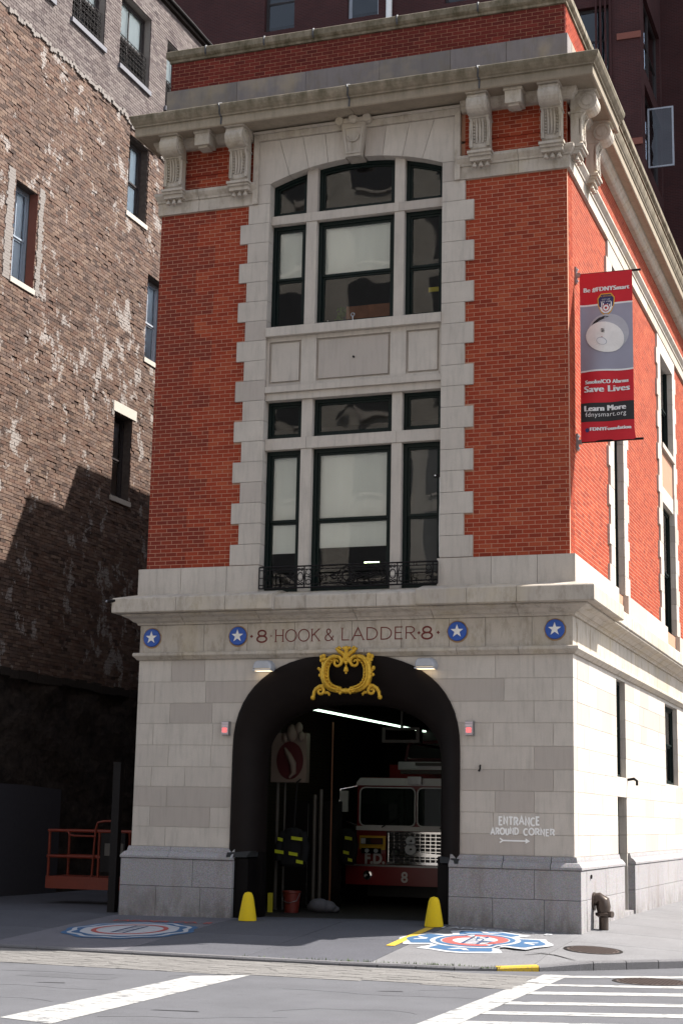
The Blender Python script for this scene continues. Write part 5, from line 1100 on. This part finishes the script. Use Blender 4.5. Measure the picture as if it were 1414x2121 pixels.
# fire engine
T = thing('fire_truck', 'dark red fire engine with chrome grille parked inside the truck bay', 'fire truck', (-.30, 5, .3)); tx, ty = -.30, 5.0
def tb(nm, x0, x1, y0, y1, z0, z1, mt, par=None, bev=0, label=None): return part(nm, MB().box(tx + x0, tx + x1, ty + y0, ty + y1, z0, z1), mt, par or T, label=label)
cabp = [(-1.2, .95), (1.2, .95), (1.2, 2.52), (1.12, 2.68), (-1.12, 2.68), (-1.2, 2.52)]
part('cab', loft(MB(), [[(tx + a, ty + y, b) for a, b in cabp] for y in (.02, 2.0)]), 'truck_red', T)
tb('body', -1.22, 1.22, 2.05, 7.0, .9, 3.0, 'truck_red'); part('roof_band', MB().prism([(tx - 1.205, 2.53), (tx + 1.205, 2.53), (tx + 1.20, 2.58), (tx + 1.13, 2.67), (tx - 1.13, 2.67), (tx - 1.20, 2.58)], ty - .05, ty + 1.9), 'truck_white', T)
part('lower_band', MB().prism([(tx - 1.20, 1.68), (tx + 1.20, 1.68), (tx + 1.20, 1.76), (tx - 1.20, 1.76)], ty - .03, ty + .3), 'truck_white', T)
def rr(x0, x1, z0, z1, r, n=4):
    P = []
    for cx_, cz_, a in ((x1 - r, z0 + r, -90), (x1 - r, z1 - r, 0), (x0 + r, z1 - r, 90), (x0 + r, z0 + r, 180)):
        for i in range(n + 1): t = math.radians(a + 90 * i / n); P.append((tx + cx_ + r * math.cos(t), cz_ + r * math.sin(t)))
    return P
for x0, x1 in ((-1.12, -.035), (.035, 1.12)):
    w_ = part('windscreen', MB().prism(rr(x0, x1, 1.78, 2.48, .09), ty - .012, ty + .01), 'truck_black', T); part('windscreen_frame', MB().ring(rr(x0 - .022, x1 + .022, 1.758, 2.502, .11), rr(x0, x1, 1.78, 2.48, .09), ty - .035, ty + .015), 'truck_white', T)
    part('windscreen_glass', MB().add([(a, ty - .02, b) for a, b in rr(x0, x1, 1.78, 2.48, .09)], [tuple(range(20))]), 'windscreen', w_)
    part('wiper', MB().tube([(tx + (x0 + x1) / 2 - .1, ty - .06, 1.74), (tx + (x0 + x1) / 2 + .28, ty - .05, 1.98)], .012, 5), 'truck_black', T)
tb('bumper', -1.25, 1.25, -.45, -.02, .68, 1.02, 'truck_red'); tb('bumper_trim', -1.25, 1.25, -.46, -.02, 1.022, 1.045, 'steel')
g = MB(); gx0, gx1, gz0, gz1 = -.52, .62, 1.10, 1.64
for k in range(12): x = tx + gx0 + (gx1 - gx0) * k / 11; g.box(x - .008, x + .008, ty - .10, ty - .075, gz0, gz1)
for k in range(9): z = gz0 + (gz1 - gz0) * k / 8; g.box(tx + gx0, tx + gx1, ty - .097, ty - .078, z - .008, z + .008)
gr_ = tb('grille', gx0, gx1, -.07, .015, gz0, gz1, 'truck_black'); part('grille_bars', g, 'chrome', gr_); part('grille_frame', MB().ring([(tx + gx0 - .04, gz0 - .04), (tx + gx1 + .04, gz0 - .04), (tx + gx1 + .04, gz1 + .03), (tx + gx0 - .04, gz1 + .03)], [(tx + gx0, gz0), (tx + gx1, gz0), (tx + gx1, gz1), (tx + gx0, gz1)], ty - .11, ty - .07), 'chrome', gr_)
part('nameplate', MB().prism([(tx - .46, 1.22), (tx + .66, 1.20), (tx + .66, 1.245), (tx - .40, 1.33), (tx - .46, 1.33)], ty - .125, ty - .112), 'chrome', gr_)
e8 = MB()
for cz_, r in ((1.50, .075), (1.345, .088)): e8.ring([(tx - .07 + r * 1.25 * math.cos(2 * PI * k / 20), cz_ + r * 1.15 * math.sin(2 * PI * k / 20)) for k in range(20)], [(tx - .07 + .035 * math.cos(2 * PI * k / 20), cz_ + .022 * math.sin(2 * PI * k / 20)) for k in range(20)], ty - .15, ty - .128)
part('number_eight', e8, 'lamp_grey', gr_)
for s in (-1, 1):
    xo = s * .87
    hb = tb('light_band', xo - .26, xo + .26, -.03, .018, 1.32, 1.58, 'gold_band')
    part('warning_light', MB().box(tx + xo - .22, tx + xo + .22, ty - .07, ty - .031, 1.42, 1.54), 'truck_black', hb); part('red_lens', MB().box(tx + xo - .02, tx + xo + .2, ty - .085, ty - .071, 1.435, 1.525), 'sign_red', hb); part('white_lens', MB().box(tx + xo - .21, tx + xo - .12, ty - .085, ty - .071, 1.43, 1.53), 'truck_white', hb)
    hl = tb('headlight', xo - .2, xo + .2, -.08, -.0, 1.25, 1.35, 'chrome')
    for q in (-.09, .09): part('bulb', MB().lathe([(.04, 0), (.04, -.01), (0, -.012)], (tx + xo + q, ty - .082, 1.30), 12, 'y'), 'lamp_grey', hl)
    mr = part('mirror', MB().box(tx + s * 1.42 - .08, tx + s * 1.42 + .08, ty - .16, ty - .10, 2.02, 2.42), 'truck_white', T); part('mirror_arm', MB().tube([(tx + s * 1.2, ty, 1.78), (tx + s * 1.45, ty - .12, 1.85), (tx + s * 1.52, ty - .13, 2.1), (tx + s * 1.50, ty - .13, 2.45), (tx + s * 1.2, ty, 2.52)], .014, 6), 'chrome', mr)
    part('grab_pole', MB().tube([(tx + s * 1.27, ty + .1, 1.0), (tx + s * 1.27, ty + .1, 1.8)], .014, 6), 'chrome', T)
    for yy in (1.3, 5.8): wl = part('wheel', MB().lathe([(.30, -.14), (.5, -.14), (.52, -.08), (.52, .08), (.5, .14), (.3, .14)], (tx + s * 1.02, ty + yy, .82), 24, 'x'), 'rubber', T, True); part('rim', MB().lathe([(.29, -.15), (.29, .15)], (tx + s * 1.02, ty + yy, .82), 18, 'x'), 'steel', wl)
part('lettering', MB(), 'truck_white', T) if False else None
text_part('lettering', 'F.D.', .27, FRONT(tx - .82, ty - .022, 1.065), T, 'truck_white', .012, .006, .40)
text_part('bumper_number', '8', .27, FRONT(tx - .08, ty - .466, .745), T, 'truck_white', .006, .006)
sr = part('siren', MB().lathe([(.085, 0), (.085, -.05), (.06, -.06), (.055, -.02), (0, -.015)], (tx - .80, ty - .45, .86), 20, 'y'), 'chrome', T, True)
tb('undercarriage', -1.0, 1.0, .1, 6.5, .45, .93, 'truck_black')
lb = tb('light_bar', -.35, 1.1, .05, .35, 2.76, 2.83, 'dark_metal'); tb('roof_light', -.15, .12, -.12, .03, 2.56, 2.70, 'steel'); tb('roof_hatch', -.1, .95, .2, .5, 2.92, 2.98, 'dark_metal')
ld = MB()
for x in (-.35, .75):
    ld.tube([(tx + x, ty + .4, 3.05), (tx + x, ty + 6.5, 3.05)], .035, 8); ld.tube([(tx + x, ty + .4, 3.05), (tx + x + .05, ty + .4, 3.3), (tx + x + .1, ty + .5, 3.42)], .03, 8); ld.tube([(tx + x, ty + .4, 3.38), (tx + x, ty + 6.5, 3.38)], .03, 8)
for k in range(12): ld.tube([(tx - .35, ty + .45 + k * .5, 3.05), (tx + .75, ty + .45 + k * .5, 3.05)], .02, 6)
ld.tube([(tx - .35, ty + .4, 3.38), (tx + .75, ty + .4, 3.38)], .03, 8); part('aerial_ladder', ld, 'sign_red', T)
tb('ladder_cradle', -.5, .9, .38, .55, 2.85, 3.0, 'steel')
# plain plaque hung on the bay wall (a generic pale board with a dark red oval panel)
P_ = thing('hanging_plaque', 'pale relief plaque with a dark red oval hung high inside the truck bay', 'plaque', (-1.75, 2.0, 3.0))
part('board', MB().box(-2.06, -1.40, 1.95, 2.12, 2.50, 3.36), 'sign_cream', P_)
part('oval_field', MB().prism([(-1.70 + .25 * math.cos(2 * PI * k / 28), 2.88 + .33 * math.sin(2 * PI * k / 28)) for k in range(28)], 1.935, 1.9485), 'sign_red', P_); part('relief', MB().tube([(-1.80, 1.925, 3.10), (-1.72, 1.915, 2.98), (-1.63, 1.91, 2.82), (-1.62, 1.915, 2.66), (-1.70, 1.92, 2.58)], [.02, .05, .06, .045, .02], 10), 'sign_cream', P_, True)
for a, b, r in ((-1.68, 3.36, .13), (-1.55, 3.45, .09), (-1.50, 3.30, .08), (-1.80, 3.28, .08)): part('relief', MB().ball((a, 1.95, b), r, 12, (.8, .7, 1.2)), 'sign_cream', P_, True)
# pipes, locker, stair
for i, (x, y) in enumerate(((-2.02, 2.2), (-1.92, 2.3), (-1.46, 2.6), (-1.38, 2.7))): tag(part('wall_pipe', MB().tube([(x, y, .3), (x, y, (4.4, 2.5, 2.3, 2.4)[i])], .035 if i != 1 else .022, 8), 'pipe_white', None, True), ('thickest white pipe standing left of the hanging coats', 'thin white pipe just left of the hanging coats', 'white pipe just right of the coats', 'rightmost white pipe behind the coats')[i], 'pipe', 'pipes behind the coats')
tag(part('slide_pole', MB().tube([(-1.22, 2.8, .3), (-1.22, 2.8, 3.6)], .02, 8), 'pipe_copper', None, True), 'slim copper coloured pole right of the hanging coats', 'pole')
st = thing('staircase', 'dark steep staircase rising to the right inside the bay', 'staircase', (-1, 8.5, .3)); stp = MB(); stp.prism([(-3.2, .3), (-2.0, .3), (.4, 4.2), (-.8, 4.2)], 7.8, 8.6); part('stringer', stp, 'iron', st)
lk = thing('locker', 'tall black cabinet behind the hanging coats', 'cabinet', (-1.7, 3, .3)); part('body', MB().box(-2.2, -1.3, 3.05, 3.6, .3, 2.2), 'iron', lk); part('door_line', MB().box(-1.76, -1.75, 3.04, 3.05, .35, 2.15), 'steel', lk)
# turnout coats
def coat(x, y, z, label, w_=.3):
    t = thing('turnout_coat', label, 'coat', (x, y, z), 'black turnout coats with yellow stripes'); loops = []
    for zz, a, b in ((.62, .05, .05), (.58, .16, .09), (.45, .22, .12), (.2, .24, .13), (0, .26, .13), (-.04, .2, .09)):
        loops.append([(x + w_ / .3 * a * math.cos(2 * PI * k / 14) * (1 + .12 * math.sin(3 * k)), y + b * math.sin(2 * PI * k / 14), z + zz) for k in range(14)])
    part('coat_body', loft(MB(), loops), 'coat_black', t, True)
    for s in (-1, 1): part('sleeve', MB().tube([(x + s * .17 * w_ / .3, y - .02, z + .54), (x + s * .25 * w_ / .3, y - .06, z + .3), (x + s * .23 * w_ / .3, y - .08, z + .06)], [.07, .075, .065], 10), 'coat_black', t, True)
    for zz, x0, x1 in ((.42, .02, .22), (.40, -.23, -.14), (.16, -.02, .14), (.19, -.28, -.12), (.03, .12, .24)):
        part('stripe', MB().prism([(x + x0 * w_ / .3, z + zz), (x + x1 * w_ / .3, z + zz - .02), (x + x1 * w_ / .3, z + zz + .035), (x + x0 * w_ / .3, z + zz + .055)], y - .165, y - .15), 'reflective_yellow', t)
coat(-1.50, 1.7, 1.10, 'black turnout coat with broad yellow stripes hanging left in the bay'); coat(-1.30, 3.9, 1.10, 'black coat with yellow stripes hanging beside the fire engine', .2)
tag(part('coat_hook', MB().tube([(-1.5, 1.7, 1.74), (-1.5, 1.8, 2.5), (-1.5, 2.4, 2.7)], .018, 6), 'iron', None), 'black strap holding the hanging coats below the plaque', 'strap')
BK = thing('red_bucket', 'red plastic bucket on the bay floor under the coats', 'bucket', (-1.47, 1.6, .3)); part('bucket', MB().lathe([(.12, 0), (.15, .32), (.165, .33), (.165, .36), (.14, .36), (.11, .02), (0, .02)], (-1.47, 1.6, .3), 20), 'bucket_red', BK, True); part('handle', MB().tube([(-1.62, 1.6, .63), (-1.6, 1.5, .5), (-1.47, 1.44, .46), (-1.34, 1.5, .5), (-1.32, 1.6, .63)], .008, 5), 'steel', BK)
bg_ = MB()
for a, b, c, r in ((-1.08, 1.9, .42, .16), (-.95, 1.95, .40, .14), (-1.2, 2.0, .38, .12), (-.85, 2.0, .36, .09)): bg_.ball((a, b, c), r, 12, (1.2, .8, .75))
tag(part('kit_bag', bg_, 'bag_grey', None, True), 'slumped grey kit bag on the bay floor', 'bag')
YC = thing('floor_marker', 'small yellow marker post by the left jamb inside the bay', 'marker', (-1.78, 1.4, .3)); part('post', MB().box(-1.83, -1.76, 1.4, 1.46, .3, .62), 'box_yellow', YC)
tag(part('air_duct', MB().ring([(-.35, 3.25), (.35, 3.25), (.35, 3.52), (-.35, 3.52)], [(-.29, 3.30), (.29, 3.30), (.29, 3.48), (-.29, 3.48)], 3.0, 3.2).box(-.02, .02, 3.05, 3.1, 3.52, 4.5), 'dark_metal', None), 'dim square metal frame hung from the bay ceiling', 'frame')
